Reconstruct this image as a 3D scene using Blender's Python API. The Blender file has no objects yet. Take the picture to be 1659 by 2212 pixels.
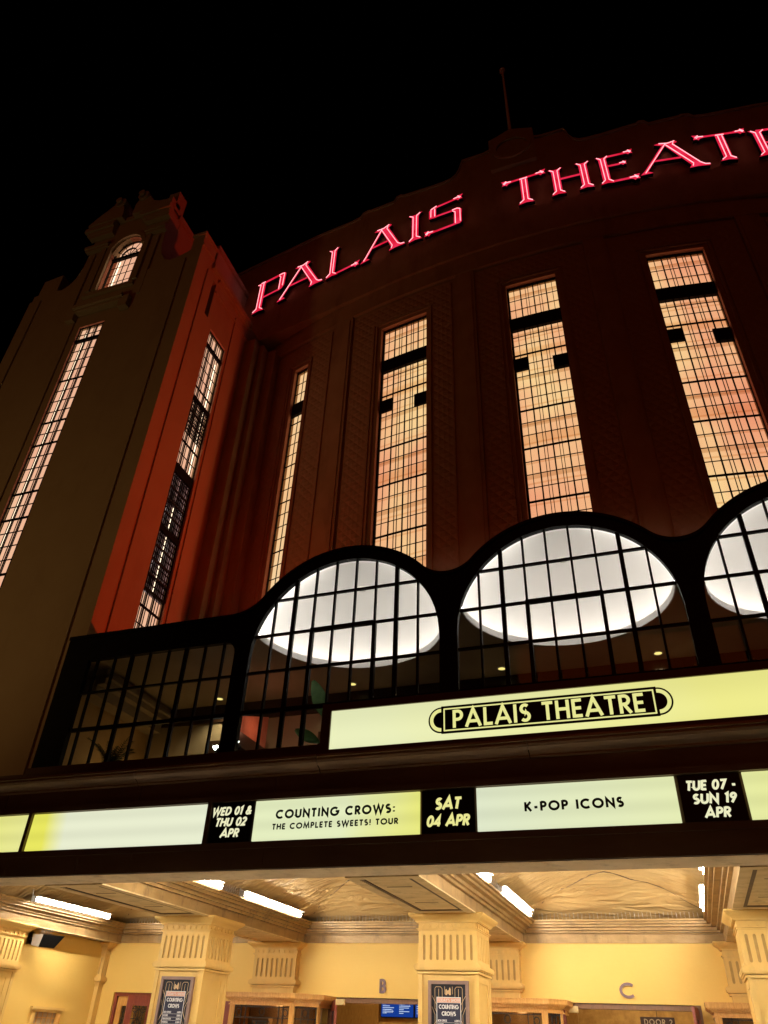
import bpy, math, random
from mathutils import Vector, Matrix

random.seed(7)
S = bpy.context.scene
COL = S.collection
PI = math.pi

# ------------------------------------------------------------------ camera
cam_d = bpy.data.cameras.new("camera")
cam = bpy.data.objects.new("camera", cam_d)
COL.objects.link(cam)
XC = Vector((0.94422979, 0.16519163, 0.28485405))
YC = Vector((0.32745, -0.56229789, -0.75934023))
ZC = Vector((0.03473618, 0.81026712, -0.58503041))
M3 = Matrix((XC, YC, ZC))
cam.matrix_world = Matrix.Translation((0, 0, 1.6)) @ M3.to_4x4()
cam_d.sensor_fit = 'AUTO'
cam_d.sensor_width = 36.0
cam_d.lens = 36.0 * 1600.0 / 2212.0
cam_d.clip_start = 0.1
cam_d.clip_end = 2000.0
S.camera = cam

# ------------------------------------------------------------------ world, night light
W = bpy.data.worlds.new("World")
S.world = W
W.use_nodes = True
bg = W.node_tree.nodes["Background"]
bg.inputs[0].default_value = (0.0, 0.0, 0.0, 1)
bg.inputs[1].default_value = 0.0

def lamp(name, kind, loc, energy, color, **kw):
    d = bpy.data.lights.new(name, kind)
    d.energy = energy
    d.color = color
    for k, v in kw.items():
        setattr(d, k, v)
    o = bpy.data.objects.new(name, d)
    o.location = loc
    COL.objects.link(o)
    return o

def aim(o, target):
    v = Vector(target) - o.location
    o.rotation_euler = v.to_track_quat('-Z', 'Y').to_euler()

# added red fill sun for the dark walls, standing in for street glow
sun = lamp("red_fill_sun", 'SUN', (0, -20, 30), 0.062, (1.0, 0.12, 0.006), angle=math.radians(25))
aim(sun, (-4, 30, 8))

sl = lamp('tower_fill_spot', 'SPOT', (-20, 1.0, 7.0), 700, (1.0, 0.62, 0.22), shadow_soft_size=0.5, spot_size=math.radians(100), spot_blend=0.6)  # added unseen fill, warms the tower front
aim(sl, (-20.5, 13.5, 14.0))
S.view_settings.view_transform = 'Standard'
S.view_settings.look = 'None'
S.view_settings.exposure = 0.0
S.view_settings.gamma = 1.0
try:
    S.cycles.use_denoising = True
    S.cycles.denoiser = 'OPENIMAGEDENOISE'
    S.cycles.max_bounces = 8
    S.cycles.transparent_max_bounces = 16
    S.cycles.sample_clamp_indirect = 6.0
except Exception:
    pass

# ------------------------------------------------------------------ materials
def lin(r, g, b):
    def f(c):
        c /= 255.0
        return c / 12.92 if c <= 0.04045 else ((c + 0.055) / 1.055) ** 2.4
    return (f(r), f(g), f(b))

def newmat(name):
    m = bpy.data.materials.new(name)
    m.use_nodes = True
    nt = m.node_tree
    nt.nodes.clear()
    out = nt.nodes.new("ShaderNodeOutputMaterial")
    return m, nt, out

def N(nt, t, **kw):
    n = nt.nodes.new(t)
    for k, v in kw.items():
        setattr(n, k, v)
    return n

def ramp(nt, src, stops):
    r = N(nt, "ShaderNodeValToRGB")
    e = r.color_ramp.elements
    while len(e) < len(stops):
        e.new(0.5)
    for i, (p, c) in enumerate(stops):
        e[i].position = p
        e[i].color = (c[0], c[1], c[2], 1)
    nt.links.new(src, r.inputs[0])
    return r.outputs[0]

def paint(name, c1, c2, scale=3.0, rough=0.7, bump=0.0, bscale=40.0, metal=0.0, stretch=(1, 1, 1), spec=0.3, grime=None, gscale=1.2):
    """painted or plain surface with a little colour variation, grime streaks and bump"""
    m, nt, out = newmat(name)
    p = N(nt, "ShaderNodeBsdfPrincipled")
    tc = N(nt, "ShaderNodeTexCoord")
    mp = N(nt, "ShaderNodeMapping")
    mp.inputs['Scale'].default_value = stretch
    nt.links.new(tc.outputs['Object'], mp.inputs[0])
    nz = N(nt, "ShaderNodeTexNoise")
    nz.inputs['Scale'].default_value = scale
    nz.inputs['Detail'].default_value = 6
    nt.links.new(mp.outputs[0], nz.inputs['Vector'])
    col = ramp(nt, nz.outputs[0], [(0.3, c1), (0.7, c2)])
    if grime:
        g = N(nt, "ShaderNodeTexNoise")
        g.inputs['Scale'].default_value = gscale
        g.inputs['Detail'].default_value = 8
        g.inputs['Roughness'].default_value = 0.7
        gm = N(nt, "ShaderNodeMapping")
        gm.inputs['Scale'].default_value = (1.6, 1.6, 0.5)
        nt.links.new(tc.outputs['Object'], gm.inputs[0])
        nt.links.new(gm.outputs[0], g.inputs['Vector'])
        f = ramp(nt, g.outputs[0], [(0.52, (0, 0, 0)), (0.75, (1, 1, 1))])
        mx = N(nt, "ShaderNodeMix", data_type='RGBA')
        nt.links.new(f, mx.inputs[0])
        nt.links.new(col, mx.inputs[6])
        mx.inputs[7].default_value = (*grime, 1)
        col = mx.outputs[2]
    nt.links.new(col, p.inputs['Base Color'])
    p.inputs['Roughness'].default_value = rough
    p.inputs['Metallic'].default_value = metal
    p.inputs['Specular IOR Level'].default_value = spec
    if bump:
        n2 = N(nt, "ShaderNodeTexNoise")
        n2.inputs['Scale'].default_value = bscale
        n2.inputs['Detail'].default_value = 5
        nt.links.new(mp.outputs[0], n2.inputs['Vector'])
        b = N(nt, "ShaderNodeBump")
        b.inputs['Strength'].default_value = bump
        b.inputs['Distance'].default_value = 0.02
        nt.links.new(n2.outputs[0], b.inputs['Height'])
        nt.links.new(b.outputs[0], p.inputs['Normal'])
    nt.links.new(p.outputs[0], out.inputs[0])
    return m

def glow(name, color, strength):
    m, nt, out = newmat(name)
    e = N(nt, "ShaderNodeEmission")
    e.inputs[0].default_value = (*color, 1)
    e.inputs[1].default_value = strength
    nt.links.new(e.outputs[0], out.inputs[0])
    return m

def window_glow(name, stops, strength=1.0, scale=0.35, lines=True):
    """a lit room seen through the glass: warm blotches, soft bands of its far cornices and floors"""
    m, nt, out = newmat(name)
    tc = N(nt, "ShaderNodeTexCoord")
    mp = N(nt, "ShaderNodeMapping")
    mp.inputs['Scale'].default_value = (1, 1, 0.55)
    nt.links.new(tc.outputs['Object'], mp.inputs[0])
    nz = N(nt, "ShaderNodeTexNoise")
    nz.inputs['Scale'].default_value = scale
    nz.inputs['Detail'].default_value = 3
    nt.links.new(mp.outputs[0], nz.inputs['Vector'])
    col = ramp(nt, nz.outputs[0], stops)
    if lines:
        for (sc, lo, hi, dark, dist) in ((0.155, 0.975, 0.99, 0.76, 0.15), (0.41, 0.975, 0.99, 0.86, 0.3), (0.085, 0.95, 0.98, 0.90, 0.4)):
            wv = N(nt, "ShaderNodeTexWave", wave_type='BANDS', bands_direction='Z')
            wv.inputs['Scale'].default_value = sc
            wv.inputs['Distortion'].default_value = dist
            wv.inputs['Detail'].default_value = 2
            wv.inputs['Detail Scale'].default_value = 1.5
            nt.links.new(tc.outputs['Object'], wv.inputs['Vector'])
            f = ramp(nt, wv.outputs[0], [(lo, (0, 0, 0)), (hi, (1, 1, 1))])
            mx = N(nt, "ShaderNodeMix", data_type='RGBA', blend_type='MULTIPLY')
            nt.links.new(f, mx.inputs[0])
            nt.links.new(col, mx.inputs[6])
            mx.inputs[7].default_value = (dark, dark * 0.88, dark * 0.76, 1)
            col = mx.outputs[2]
    e = N(nt, "ShaderNodeEmission")
    nt.links.new(col, e.inputs[0])
    e.inputs[1].default_value = strength
    nt.links.new(e.outputs[0], out.inputs[0])
    return m

def glass(name, tint=(0.9, 0.9, 0.88), refl=0.05):
    m, nt, out = newmat(name)
    t = N(nt, "ShaderNodeBsdfTransparent")
    t.inputs[0].default_value = (*tint, 1)
    g = N(nt, "ShaderNodeBsdfGlossy")
    g.inputs['Roughness'].default_value = 0.03
    g.inputs[0].default_value = (0.9, 0.9, 0.9, 1)
    mx = N(nt, "ShaderNodeMixShader")
    mx.inputs[0].default_value = refl
    nt.links.new(t.outputs[0], mx.inputs[1])
    nt.links.new(g.outputs[0], mx.inputs[2])
    nt.links.new(mx.outputs[0], out.inputs[0])
    return m

def lightbox(name, c_a, c_b, xa, xb, strength=0.95, tubes=3.0, z0=3.72, z1=4.21, pa=0.12, pb=1.0):
    """back-lit acrylic: colour runs from c_a to c_b along X, faint bands of the lamps behind"""
    m, nt, out = newmat(name)
    tc = N(nt, "ShaderNodeNewGeometry")
    sx = N(nt, "ShaderNodeSeparateXYZ")
    nt.links.new(tc.outputs['Position'], sx.inputs[0])
    nz = N(nt, "ShaderNodeTexNoise")
    nz.inputs['Scale'].default_value = 0.9
    nt.links.new(tc.outputs['Position'], nz.inputs['Vector'])
    mr = N(nt, "ShaderNodeMapRange")
    mr.inputs[1].default_value = xa
    mr.inputs[2].default_value = xb
    nt.links.new(sx.outputs[0], mr.inputs[0])
    ad = N(nt, "ShaderNodeMath", operation='MULTIPLY_ADD')
    nt.links.new(nz.outputs[0], ad.inputs[0])
    ad.inputs[1].default_value = 0.24
    nt.links.new(mr.outputs[0], ad.inputs[2])
    col = ramp(nt, ad.outputs[0], [(pa, c_a), (pb, c_b)])
    mz = N(nt, "ShaderNodeMapRange")
    mz.inputs[1].default_value = z0
    mz.inputs[2].default_value = z1
    nt.links.new(sx.outputs[2], mz.inputs[0])
    sn = N(nt, "ShaderNodeMath", operation='MULTIPLY')
    nt.links.new(mz.outputs[0], sn.inputs[0])
    sn.inputs[1].default_value = tubes * 2 * PI / 1.5
    s2 = N(nt, "ShaderNodeMath", operation='SINE')
    nt.links.new(sn.outputs[0], s2.inputs[0])
    s3 = N(nt, "ShaderNodeMath", operation='MULTIPLY_ADD')
    nt.links.new(s2.outputs[0], s3.inputs[0])
    s3.inputs[1].default_value = 0.05 * strength
    s3.inputs[2].default_value = strength
    e = N(nt, "ShaderNodeEmission")
    nt.links.new(col, e.inputs[0])
    nt.links.new(s3.outputs[0], e.inputs[1])
    nt.links.new(e.outputs[0], out.inputs[0])
    return m

def uv_relief(name, c, kind):
    """cast render with a relief pattern in metres along the wall (UV = arc length, height)"""
    m, nt, out = newmat(name)
    p = N(nt, "ShaderNodeBsdfPrincipled")
    p.inputs['Roughness'].default_value = 0.75
    uv = N(nt, "ShaderNodeUVMap")
    sx = N(nt, "ShaderNodeSeparateXYZ")
    nt.links.new(uv.outputs[0], sx.inputs[0])
    hs = []
    for sgn in (1, -1):
        a = N(nt, "ShaderNodeMath", operation='MULTIPLY_ADD')
        nt.links.new(sx.outputs[1], a.inputs[0])
        a.inputs[1].default_value = sgn * 2.6
        b = N(nt, "ShaderNodeMath", operation='MULTIPLY')
        nt.links.new(sx.outputs[0], b.inputs[0])
        b.inputs[1].default_value = 3.0
        nt.links.new(b.outputs[0], a.inputs[2])
        pp = N(nt, "ShaderNodeMath", operation='PINGPONG')
        nt.links.new(a.outputs[0], pp.inputs[0])
        pp.inputs[1].default_value = 0.5
        hs.append(pp.outputs[0])
    mn = N(nt, "ShaderNodeMath", operation='MINIMUM')
    nt.links.new(hs[0], mn.inputs[0])
    nt.links.new(hs[1], mn.inputs[1])
    nz = N(nt, "ShaderNodeTexNoise")
    nz.inputs['Scale'].default_value = 9
    nt.links.new(uv.outputs[0], nz.inputs['Vector'])
    ad = N(nt, "ShaderNodeMath", operation='MULTIPLY_ADD')
    nt.links.new(nz.outputs[0], ad.inputs[0])
    ad.inputs[1].default_value = 0.25
    nt.links.new(mn.outputs[0], ad.inputs[2])
    bp = N(nt, "ShaderNodeBump")
    bp.inputs['Strength'].default_value = 1.0
    bp.inputs['Distance'].default_value = 0.06
    nt.links.new(ad.outputs[0], bp.inputs['Height'])
    nt.links.new(bp.outputs[0], p.inputs['Normal'])
    p.inputs['Base Color'].default_value = (*c, 1)
    nt.links.new(p.outputs[0], out.inputs[0])
    return m

def wood(name, c1, c2, rough=0.4):
    m, nt, out = newmat(name)
    p = N(nt, "ShaderNodeBsdfPrincipled")
    tc = N(nt, "ShaderNodeTexCoord")
    mp = N(nt, "ShaderNodeMapping")
    mp.inputs['Scale'].default_value = (6, 6, 1.2)
    nt.links.new(tc.outputs['Object'], mp.inputs[0])
    nz = N(nt, "ShaderNodeTexNoise")
    nz.inputs['Scale'].default_value = 4
    nz.inputs['Detail'].default_value = 8
    nz.inputs['Distortion'].default_value = 1.5
    nt.links.new(mp.outputs[0], nz.inputs['Vector'])
    nt.links.new(ramp(nt, nz.outputs[0], [(0.3, c1), (0.7, c2)]), p.inputs['Base Color'])
    p.inputs['Roughness'].default_value = rough
    nt.links.new(p.outputs[0], out.inputs[0])
    return m

def crumpled(name, c1, c2):
    """old sheet lining of the canopy ceiling, sagging in long soft wrinkles"""
    m, nt, out = newmat(name)
    p = N(nt, "ShaderNodeBsdfPrincipled")
    tc = N(nt, "ShaderNodeTexCoord")
    mp = N(nt, "ShaderNodeMapping")
    mp.inputs['Scale'].default_value = (0.9, 3.2, 2.0)
    nt.links.new(tc.outputs['Object'], mp.inputs[0])
    nz = N(nt, "ShaderNodeTexNoise")
    nz.inputs['Scale'].default_value = 1.5
    nz.inputs['Detail'].default_value = 3
    nz.inputs['Distortion'].default_value = 0.9
    nt.links.new(mp.outputs[0], nz.inputs['Vector'])
    n2 = N(nt, "ShaderNodeTexNoise")
    n2.inputs['Scale'].default_value = 1.1
    nt.links.new(tc.outputs['Object'], n2.inputs['Vector'])
    nt.links.new(ramp(nt, n2.outputs[0], [(0.3, c1), (0.7, c2)]), p.inputs['Base Color'])
    bp = N(nt, "ShaderNodeBump")
    bp.inputs['Strength'].default_value = 0.85
    bp.inputs['Distance'].default_value = 0.13
    nt.links.new(nz.outputs[0], bp.inputs['Height'])
    nt.links.new(bp.outputs[0], p.inputs['Normal'])
    p.inputs['Roughness'].default_value = 0.65
    p.inputs['Specular IOR Level'].default_value = 0.15
    nt.links.new(p.outputs[0], out.inputs[0])
    return m

MT = {}
MT['render'] = paint('cream_render', (0.40, 0.31, 0.19), (0.43, 0.34, 0.21), 1.0, 0.85, 0.15, 30, grime=(0.35, 0.265, 0.165), gscale=0.5)
MT['facade'] = paint('red_tinted_facade_render', (0.41, 0.25, 0.13), (0.47, 0.30, 0.165), 1.5, 0.85, 0.25, 30, grime=(0.30, 0.17, 0.09), gscale=0.8)  # render tinted redder, part of the red wash put into the colour
MT['render_dark'] = paint('shade_toned_render', (0.20, 0.15, 0.09), (0.25, 0.19, 0.12), 1.5, 0.9)
MT['reveal'] = paint('glow_tinted_reveal', (0.50, 0.20, 0.12), (0.56, 0.24, 0.15), 3, 0.8)  # salmon room light on the reveals put into the lining colour
MT['lattice'] = uv_relief('diamond_lattice_render', (0.43, 0.26, 0.14), 'lattice')
MT['black'] = paint('black_painted_steel', (0.004, 0.004, 0.005), (0.007, 0.007, 0.008), 4, 0.5, spec=0.15)
MT['bars'] = paint('dark_glazing_bar', (0.006, 0.004, 0.003), (0.01, 0.007, 0.005), 4, 0.6, spec=0.1)
MT['glass'] = glass('window_glass', (1.0, 1.0, 1.0), 0.02)
MT['terrace_glass'] = glass('terrace_glass', (0.88, 0.88, 0.85), 0.035)
MT['peach'] = window_glow('lit_room_peach', [(0.33, lin(241, 154, 116)), (0.47, lin(246, 178, 130)), (0.63, lin(254, 212, 148))], 1.0)
MT['salmon'] = window_glow('lit_room_salmon', [(0.3, lin(240, 172, 140)), (0.7, lin(248, 196, 158))], 1.0, 0.5, False)
MT['cream_glow'] = window_glow('lit_room_cream', [(0.3, lin(250, 196, 138)), (0.7, lin(252, 212, 158))], 1.0, 0.4, False)
MT['hot_strip'] = glow('lamp_strip_glow', (1.0, 0.78, 0.52), 2.2)
MT['dome'] = paint('white_dome_plaster', (0.86, 0.84, 0.81), (0.89, 0.87, 0.84), 1.0, 0.8)
MT['cove'] = glow('cove_strip_light', (1.0, 0.95, 0.90), 20.0)
MT['dome_fill'] = glow('dome_fill_glow', (1.0, 0.95, 0.90), 46.0)
MT['tan'] = paint('tan_plaster', (0.36, 0.30, 0.20), (0.42, 0.35, 0.24), 1.2, 0.8)
MT['amber'] = paint('amber_plaster', (0.45, 0.30, 0.12), (0.55, 0.38, 0.16), 2.2, 0.7)
MT['darkwood'] = wood('dark_timber', (0.035, 0.018, 0.010), (0.06, 0.03, 0.015))
MT['red_lit_wall'] = paint('red_lit_render', (0.55, 0.20, 0.12), (0.62, 0.26, 0.16), 6, 0.8, 0.5, 60)  # red light on the stair wall put into the colour
MT['bronze'] = paint('dark_bronze_cladding', (0.11, 0.070, 0.040), (0.17, 0.112, 0.066), 1.4, 0.5, 0.25, 6, metal=0.2, stretch=(0.6, 1, 2), spec=0.4)
MT['moulding_metal'] = paint('brown_pressed_metal', (0.24, 0.145, 0.08), (0.32, 0.20, 0.115), 2.5, 0.4, 0.15, 5, metal=0.25, stretch=(0.5, 1, 1))
MT['yellow'] = paint('yellow_wall_paint', (0.80, 0.525, 0.13), (0.83, 0.56, 0.155), 0.8, 0.55, 0.06, 25)
MT['cream_col'] = paint('cream_column_paint', (0.70, 0.44, 0.12), (0.76, 0.50, 0.16), 2.0, 0.55, 0.06, 20, grime=(0.58, 0.38, 0.13), gscale=2.0)
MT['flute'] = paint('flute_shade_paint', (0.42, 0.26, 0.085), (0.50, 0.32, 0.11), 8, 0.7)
MT['soffit'] = paint('tan_soffit_board', (0.58, 0.42, 0.20), (0.74, 0.57, 0.31), 2.2, 0.6, 0.3, 9, stretch=(0.5, 2.0, 1), grime=(0.30, 0.20, 0.09), gscale=2.2)
MT['beam_side'] = paint('brown_beam_metal', (0.30, 0.185, 0.07), (0.44, 0.285, 0.12), 2.5, 0.38, 0.35, 7, stretch=(1, 0.7, 2), metal=0.15, grime=(0.14, 0.085, 0.045), gscale=2.5)
MT['cream_lip'] = paint('cream_edge_board', (0.66, 0.52, 0.33), (0.76, 0.62, 0.42), 3.0, 0.6, 0.3, 8, grime=(0.35, 0.25, 0.14), gscale=2.0)
MT['ceiling'] = crumpled('gold_ceiling_lining', (0.46, 0.30, 0.12), (0.56, 0.39, 0.165))
MT['seam'] = paint('ceiling_seam', (0.10, 0.06, 0.03), (0.13, 0.08, 0.04))
MT['tube'] = glow('white_tube_light', (1.0, 0.94, 0.83), 138.0)
MT['fitting'] = paint('grey_metal_fitting', (0.35, 0.33, 0.30), (0.42, 0.40, 0.37), 5, 0.5)
MT['wire'] = paint('steel_spike_wire', (0.42, 0.38, 0.33), (0.5, 0.46, 0.4), 5, 0.35, metal=0.5)
MT['oak'] = wood('honey_oak', (0.56, 0.265, 0.055), (0.74, 0.40, 0.11))
MT['redwood'] = wood('red_timber', (0.19, 0.035, 0.022), (0.28, 0.06, 0.035))
MT['brownwood'] = wood('brown_timber', (0.14, 0.06, 0.022), (0.21, 0.095, 0.035))
MT['leadbar'] = paint('wrought_iron', (0.02, 0.018, 0.015), (0.035, 0.03, 0.026), 6, 0.5)
MT['booth_glass'] = glass('booth_glass', (0.62, 0.56, 0.48), 0.07)
MT['booth_dark'] = paint('booth_interior', (0.40, 0.28, 0.17), (0.55, 0.40, 0.25), 3, 0.8)
MT['brass'] = paint('pale_brass', (0.62, 0.46, 0.20), (0.68, 0.52, 0.25), 4, 0.35, metal=0.4)
MT['letter_brown'] = paint('plum_metal_letter', (0.16, 0.10, 0.11), (0.2, 0.13, 0.14), 6, 0.4, metal=0.2)
MT['poster_frame'] = paint('mauve_brown_frame', (0.22, 0.14, 0.12), (0.29, 0.19, 0.16), 9, 0.5)
MT['poster_black'] = paint('poster_black', (0.015, 0.015, 0.02), (0.022, 0.022, 0.03), 5, 0.4)
MT['poster_navy'] = paint('poster_navy', (0.03, 0.03, 0.055), (0.04, 0.04, 0.07), 5, 0.5)
MT['poster_gold'] = paint('poster_gold', (0.62, 0.42, 0.22), (0.68, 0.48, 0.27), 8, 0.6)
MT['poster_peach'] = paint('poster_peach', (0.72, 0.36, 0.24), (0.76, 0.40, 0.27), 8, 0.6)
MT['poster_white'] = paint('poster_white', (0.74, 0.72, 0.70), (0.78, 0.76, 0.74), 8, 0.6)
MT['foyer_wall'] = paint('foyer_gold_paper', (0.42, 0.26, 0.09), (0.62, 0.42, 0.17), 9.0, 0.6, 0.2, 14)
MT['foyer_panel'] = wood('foyer_timber_panel', (0.30, 0.16, 0.045), (0.42, 0.25, 0.08))
MT['screen_blue'] = glow('screen_blue', lin(24, 62, 150), 0.9)
MT['screen_text'] = glow('screen_text', lin(200, 220, 245), 0.9)
MT['sign_brown'] = paint('dark_brown_board', (0.05, 0.022, 0.015), (0.07, 0.03, 0.02), 5, 0.4)
MT['sign_text'] = paint('cream_sign_text', (0.68, 0.58, 0.40), (0.72, 0.62, 0.44), 5, 0.5)
MT['spk'] = paint('charcoal_speaker_grille', (0.008, 0.008, 0.008), (0.014, 0.013, 0.013), 30, 0.8, spec=0.05)
MT['spk_grey'] = paint('pale_speaker_box', (0.50, 0.45, 0.38), (0.56, 0.50, 0.43), 10, 0.5)
MT['pole'] = paint('grey_pole_paint', (0.80, 0.80, 0.82), (0.84, 0.84, 0.86), 3, 0.5)
MT['leaf'] = paint('palm_leaf', (0.02, 0.035, 0.012), (0.035, 0.06, 0.02), 6, 0.5)
MT['leaf2'] = paint('broad_leaf', (0.05, 0.12, 0.03), (0.09, 0.19, 0.05), 6, 0.4)
MT['pot'] = paint('clay_pot', (0.10, 0.06, 0.04), (0.13, 0.08, 0.05), 6, 0.7)
MT['soil'] = paint('potting_soil', (0.02, 0.015, 0.01), (0.03, 0.02, 0.015), 20, 0.9)
MT['neon_face'] = None
MT['neon_tube'] = glow('neon_tube_glow', (1.0, 0.30, 0.34), 2.3)
MT['neon_can'] = paint('letter_can_black', (0.008, 0.004, 0.004), (0.012, 0.006, 0.006), 4, 0.6)
MT['down'] = glow('downlight_glow', (1.0, 0.84, 0.26), 1.25)
MT['spotglow'] = glow('spotlight_glow', (0.90, 1.0, 0.88), 16.0)
MT['trim_ring'] = paint('white_trim', (0.6, 0.58, 0.54), (0.65, 0.63, 0.6), 4, 0.5)
MT['sign_black'] = paint('sign_black_vinyl', (0.004, 0.004, 0.006), (0.007, 0.007, 0.009), 4, 0.35, spec=0.2)
MT['asphalt'] = paint('asphalt', (0.04, 0.04, 0.042), (0.06, 0.06, 0.06), 6, 0.9, 0.4, 60)
MT['paving'] = paint('concrete_paving', (0.50, 0.46, 0.39), (0.58, 0.54, 0.46), 2, 0.7, 0.2, 30)
MT['roofing'] = paint('dark_roof_sheet', (0.02, 0.02, 0.02), (0.03, 0.03, 0.03), 3, 0.8)
MT['steelgrid'] = paint('inner_steel_grid', (0.012, 0.008, 0.007), (0.02, 0.014, 0.012), 4, 0.6)
MT['grey_glow'] = window_glow('stair_hall_glow', [(0.35, (0.03, 0.012, 0.012)), (0.48, (0.32, 0.18, 0.16)), (0.56, (0.08, 0.03, 0.03)), (0.66, (0.85, 0.66, 0.62))], 1.0, 2.2, False)

def neon_face_mat():
    m, nt, out = newmat('neon_face_red')
    tc = N(nt, "ShaderNodeTexCoord")
    nz = N(nt, "ShaderNodeTexNoise")
    nz.inputs['Scale'].default_value = 2.2
    nt.links.new(tc.outputs['Object'], nz.inputs['Vector'])
    col = ramp(nt, nz.outputs[0], [(0.3, lin(214, 16, 44)), (0.7, lin(240, 48, 84))])
    e = N(nt, "ShaderNodeEmission")
    nt.links.new(col, e.inputs[0])
    e.inputs[1].default_value = 1.0
    nt.links.new(e.outputs[0], out.inputs[0])
    return m
MT['neon_face'] = neon_face_mat()

# ------------------------------------------------------------------ mesh helper
class MB:
    def __init__(self):
        self.v = []; self.f = []; self.uv = {}; self.mi = []; self.cur = 0
    def face(self, idx, uvs=None):
        self.f.append(tuple(idx)); self.mi.append(self.cur)
        if uvs: self.uv[len(self.f) - 1] = uvs
    def add(self, pts):
        n = len(self.v)
        self.v.extend([tuple(p) for p in pts])
        return n
    def quad(self, a, b, c, d, uvs=None):
        n = self.add((a, b, c, d)); self.face((n, n + 1, n + 2, n + 3), uvs)
    def poly(self, pts):
        n = self.add(pts); self.face(range(n, n + len(pts)))
    def box(self, x0, x1, y0, y1, z0, z1):
        if x1 < x0: x0, x1 = x1, x0
        if y1 < y0: y0, y1 = y1, y0
        if z1 < z0: z0, z1 = z1, z0
        n = self.add([(x0, y0, z0), (x1, y0, z0), (x1, y1, z0), (x0, y1, z0), (x0, y0, z1), (x1, y0, z1), (x1, y1, z1), (x0, y1, z1)])
        for q in ((0, 3, 2, 1), (4, 5, 6, 7), (0, 1, 5, 4), (1, 2, 6, 5), (2, 3, 7, 6), (3, 0, 4, 7)):
            self.face([n + i for i in q])
        return self
    def prism(self, pts, fn, d0, d1):
        """pts: 2-D outline; fn(p, q, d) -> xyz; thick between d0 (back) and d1 (front)"""
        k = len(pts)
        n = self.add([fn(p, q, d0) for p, q in pts] + [fn(p, q, d1) for p, q in pts])
        self.face([n + i for i in range(k)][::-1]); self.face([n + k + i for i in range(k)])
        for i in range(k):
            j = (i + 1) % k
            self.face((n + i, n + j, n + k + j, n + k + i))
        return self
    def bent(self, fn, s0, s1, z0, z1, d0, d1, n=None):
        """box in (along, height, depth) coordinates mapped by fn, split along so it follows a curve"""
        if n is None: n = max(1, int(math.ceil((s1 - s0) / 0.6)))
        for i in range(n):
            a = s0 + (s1 - s0) * i / n; b = s0 + (s1 - s0) * (i + 1) / n
            P = [fn(s, z, d) for d in (d0, d1) for z in (z0, z1) for s in (a, b)]
            k = self.add(P)
            self.face((k + 4, k + 5, k + 7, k + 6), [(a, z0), (b, z0), (b, z1), (a, z1)])
            self.face((k + 1, k + 0, k + 2, k + 3))
            self.face((k + 6, k + 7, k + 3, k + 2), [(a, z1), (b, z1), (b, z1), (a, z1)])
            self.face((k + 0, k + 1, k + 5, k + 4), [(a, z0), (b, z0), (b, z0), (a, z0)])
            if i == 0: self.face((k + 0, k + 4, k + 6, k + 2), [(a, z0), (a, z0), (a, z1), (a, z1)])
            if i == n - 1: self.face((k + 5, k + 1, k + 3, k + 7), [(b, z0), (b, z0), (b, z1), (b, z1)])
        return self
    def tube(self, pts, r, n=6, cap=True, r2=None):
        pts = [Vector(p) for p in pts]
        rings = []
        up0 = None
        for i, p in enumerate(pts):
            if i == 0: t = pts[1] - p
            elif i == len(pts) - 1: t = p - pts[-2]
            else: t = (pts[i + 1] - p).normalized() + (p - pts[i - 1]).normalized()
            t.normalize()
            up = Vector((0, 0, 1)) if abs(t.z) < 0.95 else Vector((0, 1, 0))
            if up0 is not None:
                up = up0
            a = t.cross(up)
            if a.length < 1e-4: a = t.cross(Vector((1, 0.3, 0)))
            a.normalize(); b = a.cross(t); b.normalize(); up0 = b
            rr = r if r2 is None else r + (r2 - r) * i / (len(pts) - 1)
            k = self.add([p + (a * math.cos(2 * PI * j / n) + b * math.sin(2 * PI * j / n)) * rr for j in range(n)])
            rings.append(k)
        for u, w in zip(rings, rings[1:]):
            for j in range(n):
                self.face((u + j, u + (j + 1) % n, w + (j + 1) % n, w + j))
        if cap:
            self.face([rings[0] + j for j in range(n)][::-1]); self.face([rings[-1] + j for j in range(n)])
        return self
    def lathe(self, c, prof, n=20, a0=0, a1=2 * PI):
        """profile (r, z) about a vertical axis"""
        full = abs(a1 - a0 - 2 * PI) < 1e-6
        m = n if full else n + 1
        rows = []
        for r, z in prof:
            rows.append(self.add([(c[0] + r * math.cos(a0 + (a1 - a0) * j / n), c[1] + r * math.sin(a0 + (a1 - a0) * j / n), c[2] + z) for j in range(m)]))
        for u, w in zip(rows, rows[1:]):
            for j in range(n):
                j2 = (j + 1) % m
                self.face((u + j, u + j2, w + j2, w + j))
        return self
    def build(self, name, mat, parent=None, label=None, smooth=False, loc=None):
        me = bpy.data.meshes.new(name)
        off = Vector((0, 0, 0))
        if parent is not None: off = parent.matrix_world.translation if False else WLOC[parent.name]
        elif loc is not None: off = Vector(loc)
        me.from_pydata([tuple(Vector(v) - off) for v in self.v], [], self.f)
        mats = mat if isinstance(mat, (list, tuple)) else [mat]
        for m in mats: me.materials.append(m)
        if len(mats) > 1:
            for i, p in enumerate(me.polygons): p.material_index = self.mi[i]
        if self.uv:
            ul = me.uv_layers.new(name='UVMap')
            for i, p in enumerate(me.polygons):
                if i in self.uv:
                    for li, c in zip(p.loop_indices, self.uv[i]): ul.data[li].uv = c
        if smooth:
            for p in me.polygons: p.use_smooth = True
        me.update()
        o = bpy.data.objects.new(name, me)
        COL.objects.link(o)
        if parent is not None:
            o.parent = parent
            WLOC[o.name] = off.copy()
        else:
            o.location = off
            WLOC[o.name] = off.copy()
        if label: o['label'] = label
        return o
WLOC = {}

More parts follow.
